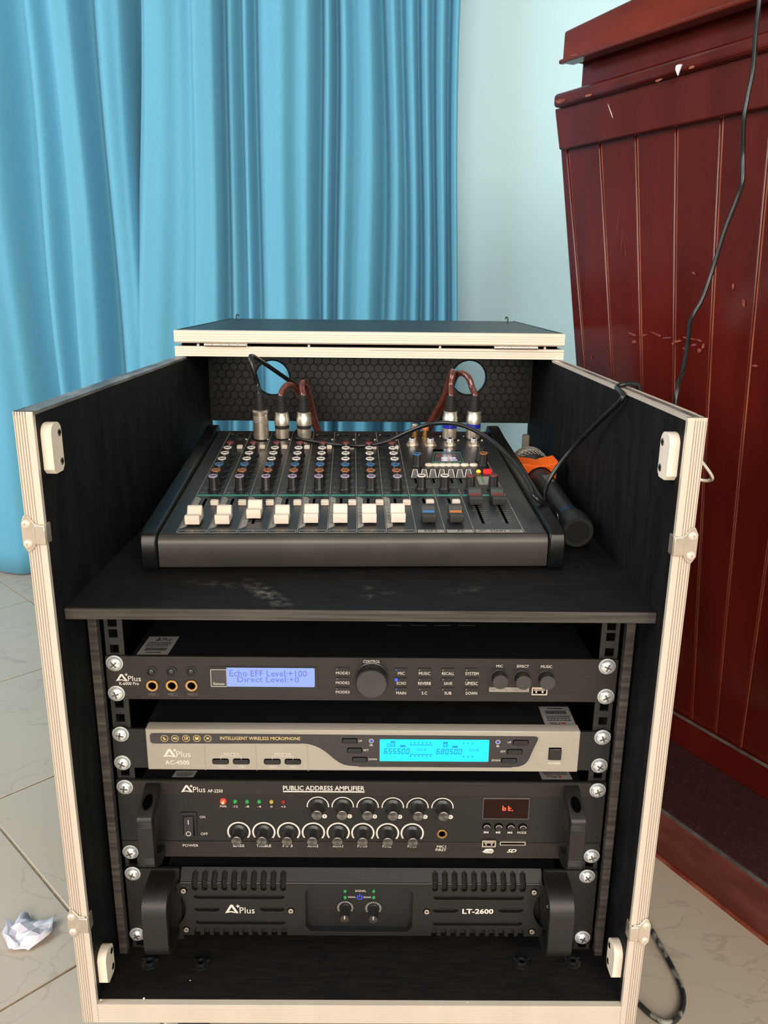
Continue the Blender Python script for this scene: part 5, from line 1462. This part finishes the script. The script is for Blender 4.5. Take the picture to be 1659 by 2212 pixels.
# seven equaliser sliders
for px0, (x, s) in enumerate(((0.071,0.1741), (0.0816,0.1741), (0.0919,0.1742), (0.1024,0.1742), (0.1131,0.1742), (0.1236,0.1743), (0.1336,0.1743))):
    part(mx, 'slider_slot', Mesh().box(x - 0.0010, x + 0.0010, s - 0.022, s + 0.012, 0.0001, 0.0003, MF), 'hole')
    e = part(mx, 'equaliser_slider', Mesh().hexa([(x - .0044, s - .0045, 0.0002), (x + .0044, s - .0045, 0.0002), (x + .0044, s + .0045, 0.0002), (x - .0044, s + .0045, 0.0002), (x - .0022, s - .0012, 0.0100), (x + .0022, s - .0012, 0.0100), (x + .0022, s + .0022, 0.0100), (x - .0022, s + .0022, 0.0100)], MF), 'black', 'black wedge slider edged in white', bevel=0.0003)
    a = [MF @ Vector((x - .0043, s - .0046, .0012)), MF @ Vector((x - .0022, s - .0013, .0101)), MF @ Vector((x + .0022, s - .0013, .0101)), MF @ Vector((x + .0043, s - .0046, .0012))]
    part(e, 'white_edge', Mesh().tube(a, 0.00045, 5, 0), 'ringwhite')
# indicators
led(mx, 0.1492,0.1938, MF, 0.0028, 'orangeled', 'orange_led')
part(mx, 'red_button', Mesh().box(-.0048, .0048, -.0034, .0034, 0, .0050, MF @ T3(0.159,0.1885, 0), c=.0006), 'redpl', 'red lit push button')
led(mx, 0.1616,0.1675, MF, 0.0024, 'redled', 'red_led')
led(mx, 0.1616,0.1675, MF @ T3(0, 0, .004), 0.0022, 'redled', 'red_led')
mq = [(0.1435,0.1467), (0.1531,0.1467), (0.1589,0.1761), (0.144,0.176)]
mtp = part(mx, 'meter_plate', Mesh().plate(mq, [], 0.0001, 0.0005, MF), 'greystrip', 'grey plate with green level lights')
(a0, b0), (a1, b1) = (0.1492,0.183), (0.1489,0.1525)
for i in range(7):
    t = i / 6
    led(mtp, a0 + (a1 - a0) * t, b0 + (b1 - b0) * t, MF @ T3(0, 0, .0004), 0.0011, 'darkredled' if i < 1 else 'greenled')
# rear row sockets on the right
def rca(px, py):
    m = MF @ T3(px, py, 0)
    r = part(mx, 'phono_socket', Mesh().lathe([(0.0062, 0), (0.0062, 0.0015), (0.0044, 0.0022), (0.0041, 0.0085), (0.0041, 0.0100)], 18, m), 'gold', 'gold phono socket with red collar')
    part(r, 'red_collar', Mesh().lathe([(0.0048, 0.0098), (0.0050, 0.0105), (0.0050, 0.0138), (0.0046, 0.0144)], 18, m), 'ringorange')
    part(r, 'tip', Mesh().lathe([(0.0042, 0.0144), (0.0044, 0.0150), (0.0044, 0.0176), (0.0034, 0.0190), (0.0012, 0.0186)], 16, m), 'nickel')
rca(0.0836,0.3493)
rca(0.0979,0.3506)
def line_jack(px, py):
    m = MF @ T3(px, py, 0)
    r = part(mx, 'line_socket', Mesh().lathe([(0.0085, 0), (0.0085, 0.0012), (0.0070, 0.0016)], 22, m), 'nickel', 'shiny hexagonal line socket')
    part(r, 'nut', Mesh().lathe([(0.0066, 0.0014), (0.0066, 0.0050), (0.0052, 0.0056)], 6, m), 'nickel')
    part(r, 'barrel', Mesh().lathe([(0.0046, 0.0052), (0.0046, 0.0092), (0.0040, 0.0098)], 18, m), 'chrome')
    part(r, 'bore', Mesh().lathe([(0.0028, 0.0098), (0.0026, 0.0101)], 12, m), 'hole')
for x, s in ((0.0775,0.3093), (0.1015,0.3084), (0.1277,0.3086), (0.1597,0.3089)):
    line_jack(x, s)
for x, s in ((0.1309,0.3427), (0.1634,0.343)):
    j = part(mx, 'output_socket', Mesh().plate(circ(x, s, 0.0122, 28), [], 0.0001, 0.0016, MF), 'black', 'black round output socket', bevel=0.0004)
    for dx, ds in ((0.0112, -0.0100), (-0.0112, 0.0100)):
        part(j, 'screw', Mesh().lathe([(0.0019, 0), (0.0017, 0.001), (0.0008, 0.0014)], 10, MF @ T3(x + dx, s + ds, 0)), 'nickel')
strip(0.0990, 0.318, 0.0994, 0.372, 'greystrip')

# ---------------------------------------------------------------- cables with plugs
def plug_cable(label, x, s, hs, kind, pts, cmat, cr_, group):
    """hs: heights above the desk of shell top, band top, upper shell top, boot top"""
    m = MF @ T3(x, s, 0.0018)
    c = thing('microphone_lead', label, 'cable', m, group)
    h1, h2, h3, h4 = hs
    if kind == 'male':
        part(c, 'plug_shell', Mesh().lathe([(0.0100, 0.0), (0.0104, 0.004), (0.0100, h1 * 0.55), (0.0096, h1 * 0.9), (0.0108, h1 * 0.94), (0.0108, h1), (0.0080, h1 + 0.0015)], 28, m), 'nickel', 'long plain metal plug shell')
        for k in range(4):
            part(c, 'ridge', Mesh().lathe([(0.0099, h1 * 0.62 + k * 0.0022), (0.0104, h1 * 0.62 + k * 0.0022 + 0.0005), (0.0099, h1 * 0.62 + k * 0.0022 + 0.001)], 24, m), 'nickel')
    else:
        part(c, 'plug_shell', Mesh().lathe([(0.0094, 0.0), (0.0097, 0.002), (0.0097, h1)], 28, m), 'nickel', 'lower metal plug shell')
        part(c, 'band', Mesh().lathe([(0.0093, h1), (0.0097, h1 + .0004), (0.0097, h2 - .0004), (0.0093, h2)], 28, m), 'blueband' if kind == 'blue' else 'rubber', 'blue band' if kind == 'blue' else 'black band')
        part(c, 'knurled_collar', Mesh().lathe([(0.0096, h2), (0.0103, h2 + .0006), (0.0103, h2 + (h3 - h2) * 0.55), (0.0095, h2 + (h3 - h2) * 0.62), (0.0090, h3), (0.0076, h3 + 0.001)], 28, m), 'knurl', 'knurled metal collar')
    bt = Mesh()
    prof = []
    n = 7
    for i in range(n):
        z0 = h3 + (h4 - h3) * i / n
        z1 = h3 + (h4 - h3) * (i + 1) / n
        r = 0.0082 - 0.0026 * i / n
        prof += [(r, z0), (r, z1 - 0.0012), (r - 0.0009, z1 - 0.0009), (r - 0.0009, z1 - 0.0002)] if kind != 'male' else [(r - 0.0006, z0), (r - 0.0006, z1)]
    bt.lathe(prof, 24, m)
    part(c, 'rubber_boot', bt, 'rubber', 'black strain relief boot')
    start = m @ Vector((0, 0, h4 - 0.008))
    part(c, 'cable', Mesh().tube([start, m @ Vector((0, 0, h4))] + pts, cr_, 12, 6), cmat, angle=1.2)
    return c
BK = 'leads plugged into the back row of the mixer'
plug_cable('thin black lead with plain silver plug in the second mixer socket', -0.1253,0.3354, (0.0378, 0, 0.0378, 0.0617), 'male',
           [Vector((-0.1483,0.455,-0.0317)), Vector((-0.1519,0.45,-0.0135)), Vector((-0.1565,0.452,0.0026)), Vector((-0.1555,0.462,0.006)), Vector((-0.1468,0.485,-0.0032)), Vector((-0.1295,0.52,-0.0216)), Vector((-0.1122,0.55,-0.0398)), Vector((-0.0989,0.57,-0.057)), Vector((-0.0875,0.585,-0.0867)), Vector((-0.0813,0.59,-0.1157)), Vector((-0.08,0.59,-0.13))], 'cableblack', 0.0030, BK)
plug_cable('brown lead with black banded plug left of its black banded twin', -0.0973,0.3403, (0.013, 0.0175, 0.0348, 0.0582), 'black',
           [Vector((-0.1159,0.462,-0.0384)), Vector((-0.1103,0.468,-0.0328)), Vector((-0.1032,0.478,-0.0352)), Vector((-0.0977,0.49,-0.0455)), Vector((-0.0924,0.5,-0.0596)), Vector((-0.0841,0.52,-0.0848)), Vector((-0.0746,0.53,-0.1079)), Vector((-0.0717,0.535,-0.1232))], 'cablebrown', 0.0042, BK)
plug_cable('brown lead with black banded plug right of its black banded twin', -0.0676,0.3406, (0.013, 0.0175, 0.0349, 0.0589), 'black',
           [Vector((-0.0901,0.463,-0.0358)), Vector((-0.0898,0.47,-0.0298)), Vector((-0.0872,0.483,-0.0325)), Vector((-0.0845,0.5,-0.0466)), Vector((-0.0819,0.52,-0.0702)), Vector((-0.0775,0.535,-0.0959)), Vector((-0.0722,0.543,-0.113)), Vector((-0.0693,0.548,-0.1263))], 'cablebrown', 0.0042, BK)
plug_cable('brown lead with blue banded plug left of its blue banded twin', 0.1306,0.3404, (0.0144, 0.0202, 0.037, 0.0593), 'blue',
           [Vector((0.1111,0.472,-0.0331)), Vector((0.1127,0.474,-0.019)), Vector((0.1139,0.482,-0.0142)), Vector((0.1132,0.495,-0.0174)), Vector((0.1104,0.51,-0.0331)), Vector((0.1051,0.525,-0.0572)), Vector((0.0955,0.54,-0.0795)), Vector((0.0858,0.55,-0.1017)), Vector((0.0783,0.555,-0.1221))], 'cablebrown', 0.0042, BK)
plug_cable('brown lead with blue banded plug right of its blue banded twin', 0.1631,0.3407, (0.0144, 0.0203, 0.0371, 0.0594), 'blue',
           [Vector((0.1403,0.474,-0.035)), Vector((0.1359,0.478,-0.0229)), Vector((0.1289,0.486,-0.0169)), Vector((0.1224,0.497,-0.0188)), Vector((0.1181,0.51,-0.0292)), Vector((0.1138,0.522,-0.0475)), Vector((0.1069,0.535,-0.0679)), Vector((0.0964,0.55,-0.0893)), Vector((0.0886,0.56,-0.1089)), Vector((0.0831,0.565,-0.1253))], 'cablebrown', 0.0042, BK)

def loose(name, label, cat, pts, r, mt, n=10, sm=7):
    o = part(None, name, Mesh().tube(pts, r, n, sm), mt, angle=1.2)
    return tag(o, label, cat)
loose('microphone_cable', 'black cable draped across the mixer top and down beside its right cheek', 'cable',
      [Vector((-0.0913,0.4807,-0.0974)), Vector((-0.099,0.4803,-0.0974)), Vector((-0.1007,0.4588,-0.0994)), Vector((-0.0932,0.4407,-0.1011)), Vector((-0.0806,0.4304,-0.1016)), Vector((-0.0584,0.4203,-0.1026)), Vector((-0.0334,0.4088,-0.1033)), Vector((-0.0122,0.4051,-0.1027)), Vector((0.0088,0.4061,-0.1011)), Vector((0.0299,0.4091,-0.0954)), Vector((0.0506,0.4014,-0.0841)), Vector((0.0708,0.3924,-0.074)), Vector((0.0901,0.3759,-0.0675)), Vector((0.1063,0.3627,-0.0658)), Vector((0.1218,0.3458,-0.0674)), Vector((0.139,0.3237,-0.0735)), Vector((0.1552,0.2981,-0.083)), Vector((0.1679,0.2724,-0.0944)), Vector((0.1738,0.243,-0.1022)), Vector((0.177,0.2131,-0.109)), Vector((0.1795,0.1926,-0.1159)), Vector((0.2035, 0.200, -0.133)), Vector((0.2040, 0.192, -0.150)), Vector((0.2040, 0.188, -0.166))], 0.0027, 'cableblack')

# ---------------------------------------------------------------- handheld microphone lying beside the mixer
mt_, mh_ = Vector((0.2262, 0.1960, -0.1530)), Vector((0.2135, 0.4480, -0.1300))
md = (mh_ - mt_).normalized()
MM = axis_frame(mt_, md)
mic = thing('handheld_microphone', 'grey black handheld microphone with orange ring lying beside the mixer', 'microphone', MM)
part(mic, 'body', Mesh().lathe([(0.0130, 0.030), (0.0140, 0.034), (0.0146, 0.09), (0.0165, 0.17), (0.0205, 0.196), (0.0230, 0.205), (0.0232, 0.209), (0.0200, 0.212)], 32, MM), 'micbody')
part(mic, 'tail_cap', Mesh().lathe([(0.0120, -0.001), (0.0124, -0.003), (0.0168, -0.003), (0.0186, 0.0), (0.0188, 0.014), (0.0178, 0.023), (0.0150, 0.030)], 32, MM), 'rubber', 'black rubber tail cap')
part(mic, 'tail_recess', Mesh().lathe([(0.0121, -0.0022), (0.0100, -0.0020)], 24, MM), 'black')
part(mic, 'blue_band', Mesh().lathe([(0.0147, 0.030), (0.0150, 0.031), (0.0150, 0.040), (0.0147, 0.041)], 28, MM), 'micblue', 'dark blue band')
part(mic, 'slide_switch', Mesh().box(-0.005, 0.005, 0.0138, 0.0172, 0.118, 0.142, MM, c=0.0012), 'dimprint', 'grey sliding switch')
part(mic, 'grille_core', Mesh().lathe([(0.0215, 0.211), (0.0236, 0.222), (0.0236, 0.232), (0.0200, 0.247), (0.0120, 0.2555), (0.004, 0.2575)], 24, MM), 'black')
gs = []
for i in range(15):
    t = i / 14
    z = 0.210 + 0.050 * t
    a = (z - 0.2265) / 0.0335
    r = 0.0249 * math.sqrt(max(0.0, 1 - (abs(a) ** 2.3))) + 0.0004
    gs.append((r, z))
gm = Mesh()
n = 30
for dirn in (1, -1):
    for k in range(n):
        pts = []
        for i, (r, z) in enumerate(gs):
            w = 2 * math.pi * k / n + dirn * i * 0.09
            pts.append(MM @ Vector((r * math.cos(w), r * math.sin(w), z)))
        gm.tube(pts, 0.00055, 4, 0)
part(mic, 'grille', gm, 'grille', 'silver wire mesh head')
part(mic, 'grille_band', Mesh().lathe([(0.0250, 0.222), (0.0258, 0.223), (0.0258, 0.228), (0.0250, 0.229)], 32, MM), 'grille', 'plain metal band')
star = []
for k in range(4):
    a0 = math.radians(90 * k + 43)
    a1 = math.radians(90 * (k + 1) + 43)
    for j in range(6):
        t = j / 6
        x = 0.0335 * ((1 - t) * math.cos(a0) + t * math.cos(a1))
        z = 0.0335 * ((1 - t) * math.sin(a0) + t * math.sin(a1))
        q = 1 - 0.15 * math.sin(math.pi * t)
        star.append((x * q, z * q))
part(mic, 'anti_roll_ring', Mesh().plate(star, [circ(0, 0, 0.0178, 28)], 0.168, 0.200, MM), 'orange', 'bright orange rubber ring with concave sides', bevel=0.0012)

# ---------------------------------------------------------------- lectern
LM = frame((0.0139, -0.6194, FL), (0.47716, -0.87882, 0), (0.87882, 0.47716, 0), (0, 0, 1))
lec = thing('lectern', 'dark red varnished wooden lectern with vertical grooved boards', 'lectern', LM)
def lx(name, u0, u1, c0, c1, h0, h1, mt, label=None, bevel=0.002, **k):
    return part(lec, name, Mesh().box(-u1, -u0, c0, c1, h0, h1, LM), mt, label, bevel=bevel, **k)
# plinth
lx('base_board', 0.30, 1.14, 0.826, 1.42, 0.0, 0.0715, 'leclow', 'scuffed bottom plinth board', bevel=0.003)
lx('base_worn_edge', 0.30, 1.14, 0.8225, 0.8265, 0.0, 0.0045, 'lecedge', 'worn orange bottom edge', bevel=0.0006)
lx('plinth_line', 0.302, 1.138, 0.828, 0.8345, 0.0710, 0.0724, 'greyline', 'grey line along the plinth edge', bevel=0)
lx('tread', 0.302, 1.138, 0.8345, 1.02, 0.0710, 0.0735, 'lectread', 'dusty tread darkened as if reflecting the case', bevel=0.001)
lx('second_plinth', 0.36, 1.08, 0.985, 1.36, 0.0730, 0.1240, 'lectern', bevel=0.002)
lx('plinth_line', 0.362, 1.078, 0.9835, 0.9885, 0.1232, 0.1252, 'greyline', bevel=0)
# carcass: tapered and leaning body behind the boards
CT, CB, HT, HB = 0.905, 0.993, 1.010, 0.1240
ut, ub = 1.073, 0.980
def slab(name, utl, utr, ubl, ubr, off, th, mt, label=None, bevel=0.0015, ht=HT, hb=HB):
    p = [(-ubl, CB + off, hb), (-ubr, CB + off, hb), (-ubr, CB + off + th, hb), (-ubl, CB + off + th, hb),
         (-utl, CT + off, ht), (-utr, CT + off, ht), (-utr, CT + off + th, ht), (-utl, CT + off + th, ht)]
    return part(lec, name, Mesh().hexa(p, LM), mt, label, bevel=bevel)
slab('carcass', ut - 0.006, 0.405, ub - 0.006, 0.540, 0.003, 0.30, 'lecgroove', 'paler wood showing in the grooves', bevel=0)
gt = [ut, 1.057] + [1.057 - 0.0727 * k for k in range(1, 9)] + [0.40]
gb = [ub, 0.9485] + [0.9485 - 0.0458 * k for k in range(1, 9)] + [0.535]
for k in range(len(gt) - 1):
    e = 0.0019
    slab('board', gt[k] - (e if k else 0), gt[k + 1] + e, gb[k] - (e * 0.9 if k else 0), gb[k + 1] + e * 0.9, 0.0, 0.012, 'lectern', bevel=0.0016)
slab('side_board', ut, ut - 0.012, ub, ub - 0.012, 0.012, 0.29, 'lectern')
# upper boards and mouldings
part(lec, 'top_rail', Mesh().hexa([(-1.060, 0.892, 1.0), (-0.395, 0.892, 1.0), (-0.395, 1.20, 1.0), (-1.060, 1.20, 1.0), (-1.073, 0.889, 1.060), (-0.395, 0.889, 1.060), (-0.395, 1.20, 1.060), (-1.073, 1.20, 1.060)], LM), 'lectern', 'broad plain upper rail', bevel=0.002)
lx('moulding', 0.385, 1.063, 0.876, 1.21, 1.0585, 1.0780, 'lectern', 'chipped moulding ledge', bevel=0.006, seg=3)
lx('frieze', 0.42, 1.026, 0.898, 1.19, 1.077, 1.120, 'lectern')
hb0, hb1 = 1.112, 1.157
part(lec, 'cap_fascia', Mesh().hexa([(-1.0375, 0.868, 1.1135), (-0.37, 0.868, 1.1075), (-0.37, 0.890, 1.1075), (-1.0375, 0.890, 1.1135), (-1.0365, 0.868, 1.1560), (-0.37, 0.868, 1.1930), (-0.37, 0.890, 1.1930), (-1.0365, 0.890, 1.1560)], LM), 'lectern2', 'overhanging red cap board', bevel=0.003)
lx('cap_underside', 0.38, 1.034, 0.888, 1.24, 1.1170, 1.1450, 'barewood', 'bare brown underside', bevel=0)
part(lec, 'cap_top', Mesh().hexa([(-1.036, 0.888, 1.1440), (-0.37, 0.888, 1.1810), (-0.37, 1.25, 1.1810), (-1.036, 1.25, 1.1440), (-1.036, 0.888, 1.1560), (-0.37, 0.888, 1.1930), (-0.37, 1.25, 1.1930), (-1.036, 1.25, 1.1560)], LM), 'lectern2', bevel=0.002)
part(lec, 'cap_lip', Mesh().hexa([(-1.0395, 0.863, 1.1125), (-0.37, 0.863, 1.1065), (-0.37, 0.872, 1.1065), (-1.0395, 0.872, 1.1125), (-1.0395, 0.863, 1.1185), (-0.37, 0.863, 1.1125), (-0.37, 0.872, 1.1125), (-1.0395, 0.872, 1.1185)], LM), 'lectern2', bevel=0.002)
# chips and scuffs that show in the photograph
def chip(pts, c, mt, t=0.0006, name='chip'):
    part(lec, name, Mesh().plate([(-u, h) for u, h in pts], [], 0, t, LM @ frame((0, c, 0), (1, 0, 0), (0, 0, 1), (0, -1, 0))), mt)
def chip_at(px, pz, c, w, h, mt, seed, name='chip', tilt=0.0):
    rc = random.Random(seed)
    pts = []
    for k in range(9):
        a = 2 * math.pi * k / 9
        q = rc.uniform(0.6, 1.15)
        x, y = w * q * math.cos(a), h * q * math.sin(a)
        pts.append((px + x * math.cos(tilt) - y * math.sin(tilt), pz + x * math.sin(tilt) + y * math.cos(tilt)))
    chip(pts, c, mt, 0.0005, name)
chip([(0.8214,1.067), (0.8216,1.063), (0.8168,1.055), (0.8139,1.062), (0.8116,1.067), (0.8177,1.068)], 0.8756, 'paper', 0.0015, 'white_paint_chip')
chip_at(1.044,1.065, 0.8758, 0.014, 0.0032, 'lecedge', 1)
chip_at(0.9826,1.062, 0.8758, 0.007, 0.0022, 'lecedge', 2)
chip_at(0.8499,1.056, 0.8758, 0.008, 0.0018, 'lecedge', 3)
chip_at(0.7962,1.061, 0.8758, 0.006, 0.0020, 'lecedge', 4)
chip_at(0.9491,1.036, 0.8895, 0.0005, 0.013, 'ringwhite', 5, 'scratch', -0.55)
chip_at(1.001,1.118, 0.8678, 0.020, 0.0010, 'lecedge', 6, 'scratch', 0.12)
chip_at(0.9479,0.9753, 0.9095, 0.0012, 0.0042, 'lecedge', 7)
for k, (u, h, c, w, t) in enumerate(((0.9094, 0.7252, 0.9321, 0.0093, 0.0016), (0.8870, 0.7250, 0.9321, 0.0080, 0.0016), (0.8618, 0.7277, 0.9318, 0.0133, 0.0016), (0.8407, 0.7236, 0.9322, 0.0093, 0.0016), (0.8218, 0.7201, 0.9326, 0.0080, 0.0021), (0.8023, 0.7251, 0.9321, 0.0133, 0.0016), (0.7846, 0.7236, 0.9322, 0.0060, 0.0016), (0.9053, 0.7144, 0.9332, 0.0053, 0.0027), (0.7937, 0.7167, 0.9329, 0.0067, 0.0021), (0.7837, 0.7097, 0.9336, 0.0040, 0.0032), (0.8081, 0.7112, 0.9335, 0.0053, 0.0021), (0.8309, 0.7163, 0.9330, 0.0040, 0.0016), (0.7778, 0.7158, 0.9330, 0.0027, 0.0043), (0.9987, 0.6834, 0.9362, 0.0020, 0.0037), (0.7166, 0.7750, 0.9271, 0.0027, 0.0053), (0.7992, 0.8132, 0.9233, 0.0040, 0.0016), (0.7343, 0.7952, 0.9251, 0.0020, 0.0043), (0.6937, 0.6963, 0.9350, 0.0053, 0.0016))):
    chip_at(u, h, c, w, t, 'lecscuff', 20 + k, 'scuff', random.Random(k).uniform(-0.3, 0.3))
for k, (u, h, c, w, t, a) in enumerate(((0.9421, 0.8939, 0.9151, 0.0003, 0.0200, 0.08), (0.9347, 0.8577, 0.9187, 0.0003, 0.0173, 0.10), (0.9278, 0.8476, 0.9197, 0.0003, 0.0146, -0.25), (0.8746, 0.5299, 0.9513, 0.0003, 0.0133, 0.02))):
    chip_at(u, h, c, w, t, 'lecscuff', 60 + k, 'scratch', a)

# the long cable hanging down the lectern and over the case side
loose('hanging_cable', 'long thin black cable hanging down the red lectern and over the case side', 'cable',
      [Vector((0.5800, 0.4250, 0.4862)), Vector((0.5000, 0.3997, 0.4856)), Vector((0.4600, 0.3873, 0.4854)), Vector((0.4450, 0.3826, 0.4840)), Vector((0.4355, 0.3797, 0.4720)), Vector((0.4284,0.3775,0.4307)), Vector((0.4285,0.3773,0.404)), Vector((0.4312,0.3829,0.3692)), Vector((0.4347,0.387,0.3377)), Vector((0.4334,0.3894,0.312)), Vector((0.4326,0.3907,0.2856)), Vector((0.4396,0.3989,0.2524)), Vector((0.4415,0.3953,0.2215)), Vector((0.4397,0.3986,0.2039)), Vector((0.4309,0.4044,0.165)), Vector((0.4228,0.4088,0.1166)), Vector((0.413,0.406,0.0834)), Vector((0.4023,0.4046,0.061)), Vector((0.3925,0.3808,0.0341)), Vector((0.382,0.3582,0.0025)), Vector((0.3651,0.3266,-0.0282)),
       Vector((0.372, 0.34, -0.16)), Vector((0.335, 0.27, -0.185)), Vector((0.300, 0.215, -0.12)), Vector((0.2830, 0.203, -0.035)), Vector((0.2790, 0.1995, -0.0015)), Vector((0.2715, 0.197, 0.0036)), Vector((0.2620, 0.1945, 0.0036)), Vector((0.2535, 0.190, 0.0005)), Vector((0.25,0.1562,-0.0055)), Vector((0.2445,0.2027,-0.0333)), Vector((0.2354,0.245,-0.0631)), Vector((0.2198,0.258,-0.0893)), Vector((0.2071,0.258,-0.1102)), Vector((0.2011,0.252,-0.1238)), Vector((0.2001,0.247,-0.1321)), Vector((0.2009,0.243,-0.1402)), Vector((0.2045, 0.238, -0.150)), Vector((0.2040, 0.236, -0.166))], 0.0027, 'cableblack')
# floor cable beside the case
loose('floor_cable', 'dusty black cable looping on the floor at the right of the case', 'cable',
      [Vector((0.3636,0.2821,-0.6913)), Vector((0.3654,0.252,-0.6913)), Vector((0.3673,0.2243,-0.6913)), Vector((0.3705,0.1913,-0.6913)), Vector((0.3728,0.1665,-0.6913)), Vector((0.3743,0.1409,-0.6913)), Vector((0.3722,0.1203,-0.6913)), Vector((0.3634,0.1005,-0.6913)), Vector((0.3488,0.0862,-0.6913)), Vector((0.3357,0.0855,-0.6913)), Vector((0.3249,0.0955,-0.6913)), Vector((0.317,0.1088,-0.6913)), Vector((0.3073,0.1263,-0.6913)), Vector((0.2939,0.1405,-0.6913))], 0.0031, 'dustycable')

# crumpled wrapper on the floor
wr = Mesh()
rw = random.Random(5)
vs = []
NX, NY = 9, 7
for j in range(NY):
    for i in range(NX):
        u, v = i / (NX - 1) - 0.5, j / (NY - 1) - 0.5
        h = 0.002 + 0.016 * abs(math.sin(3.4 * u + 5.1 * v + 1.0)) * rw.uniform(0.25, 1.0) * (1 - 1.2 * abs(v))
        vs.append((u * (0.066 - 0.022 * abs(v * 2)) + rw.uniform(-.003, .003), v * 0.046 + 0.012 * u * u * 4 + rw.uniform(-.003, .003), max(0.0012, h)))
fs = [(j * NX + i, j * NX + i + 1, j * NX + NX + i + 1, j * NX + NX + i) for j in range(NY - 1) for i in range(NX - 1)]
gx, gy, gz = -0.4251,0.2033,-0.6945
wr.add(vs, fs, T3(gx, gy, FL + 0.0002) @ Matrix.Rotation(-0.2, 4, 'Z'))
w_ = part(None, 'crumpled_wrapper', wr, 'paper', angle=0.25)
so = w_.modifiers.new('film_thickness', 'SOLIDIFY')
so.thickness = 0.0006
so.offset = 1
tag(w_, 'crumpled white plastic wrapper lying on the floor tiles', 'wrapper')

flush_texts()
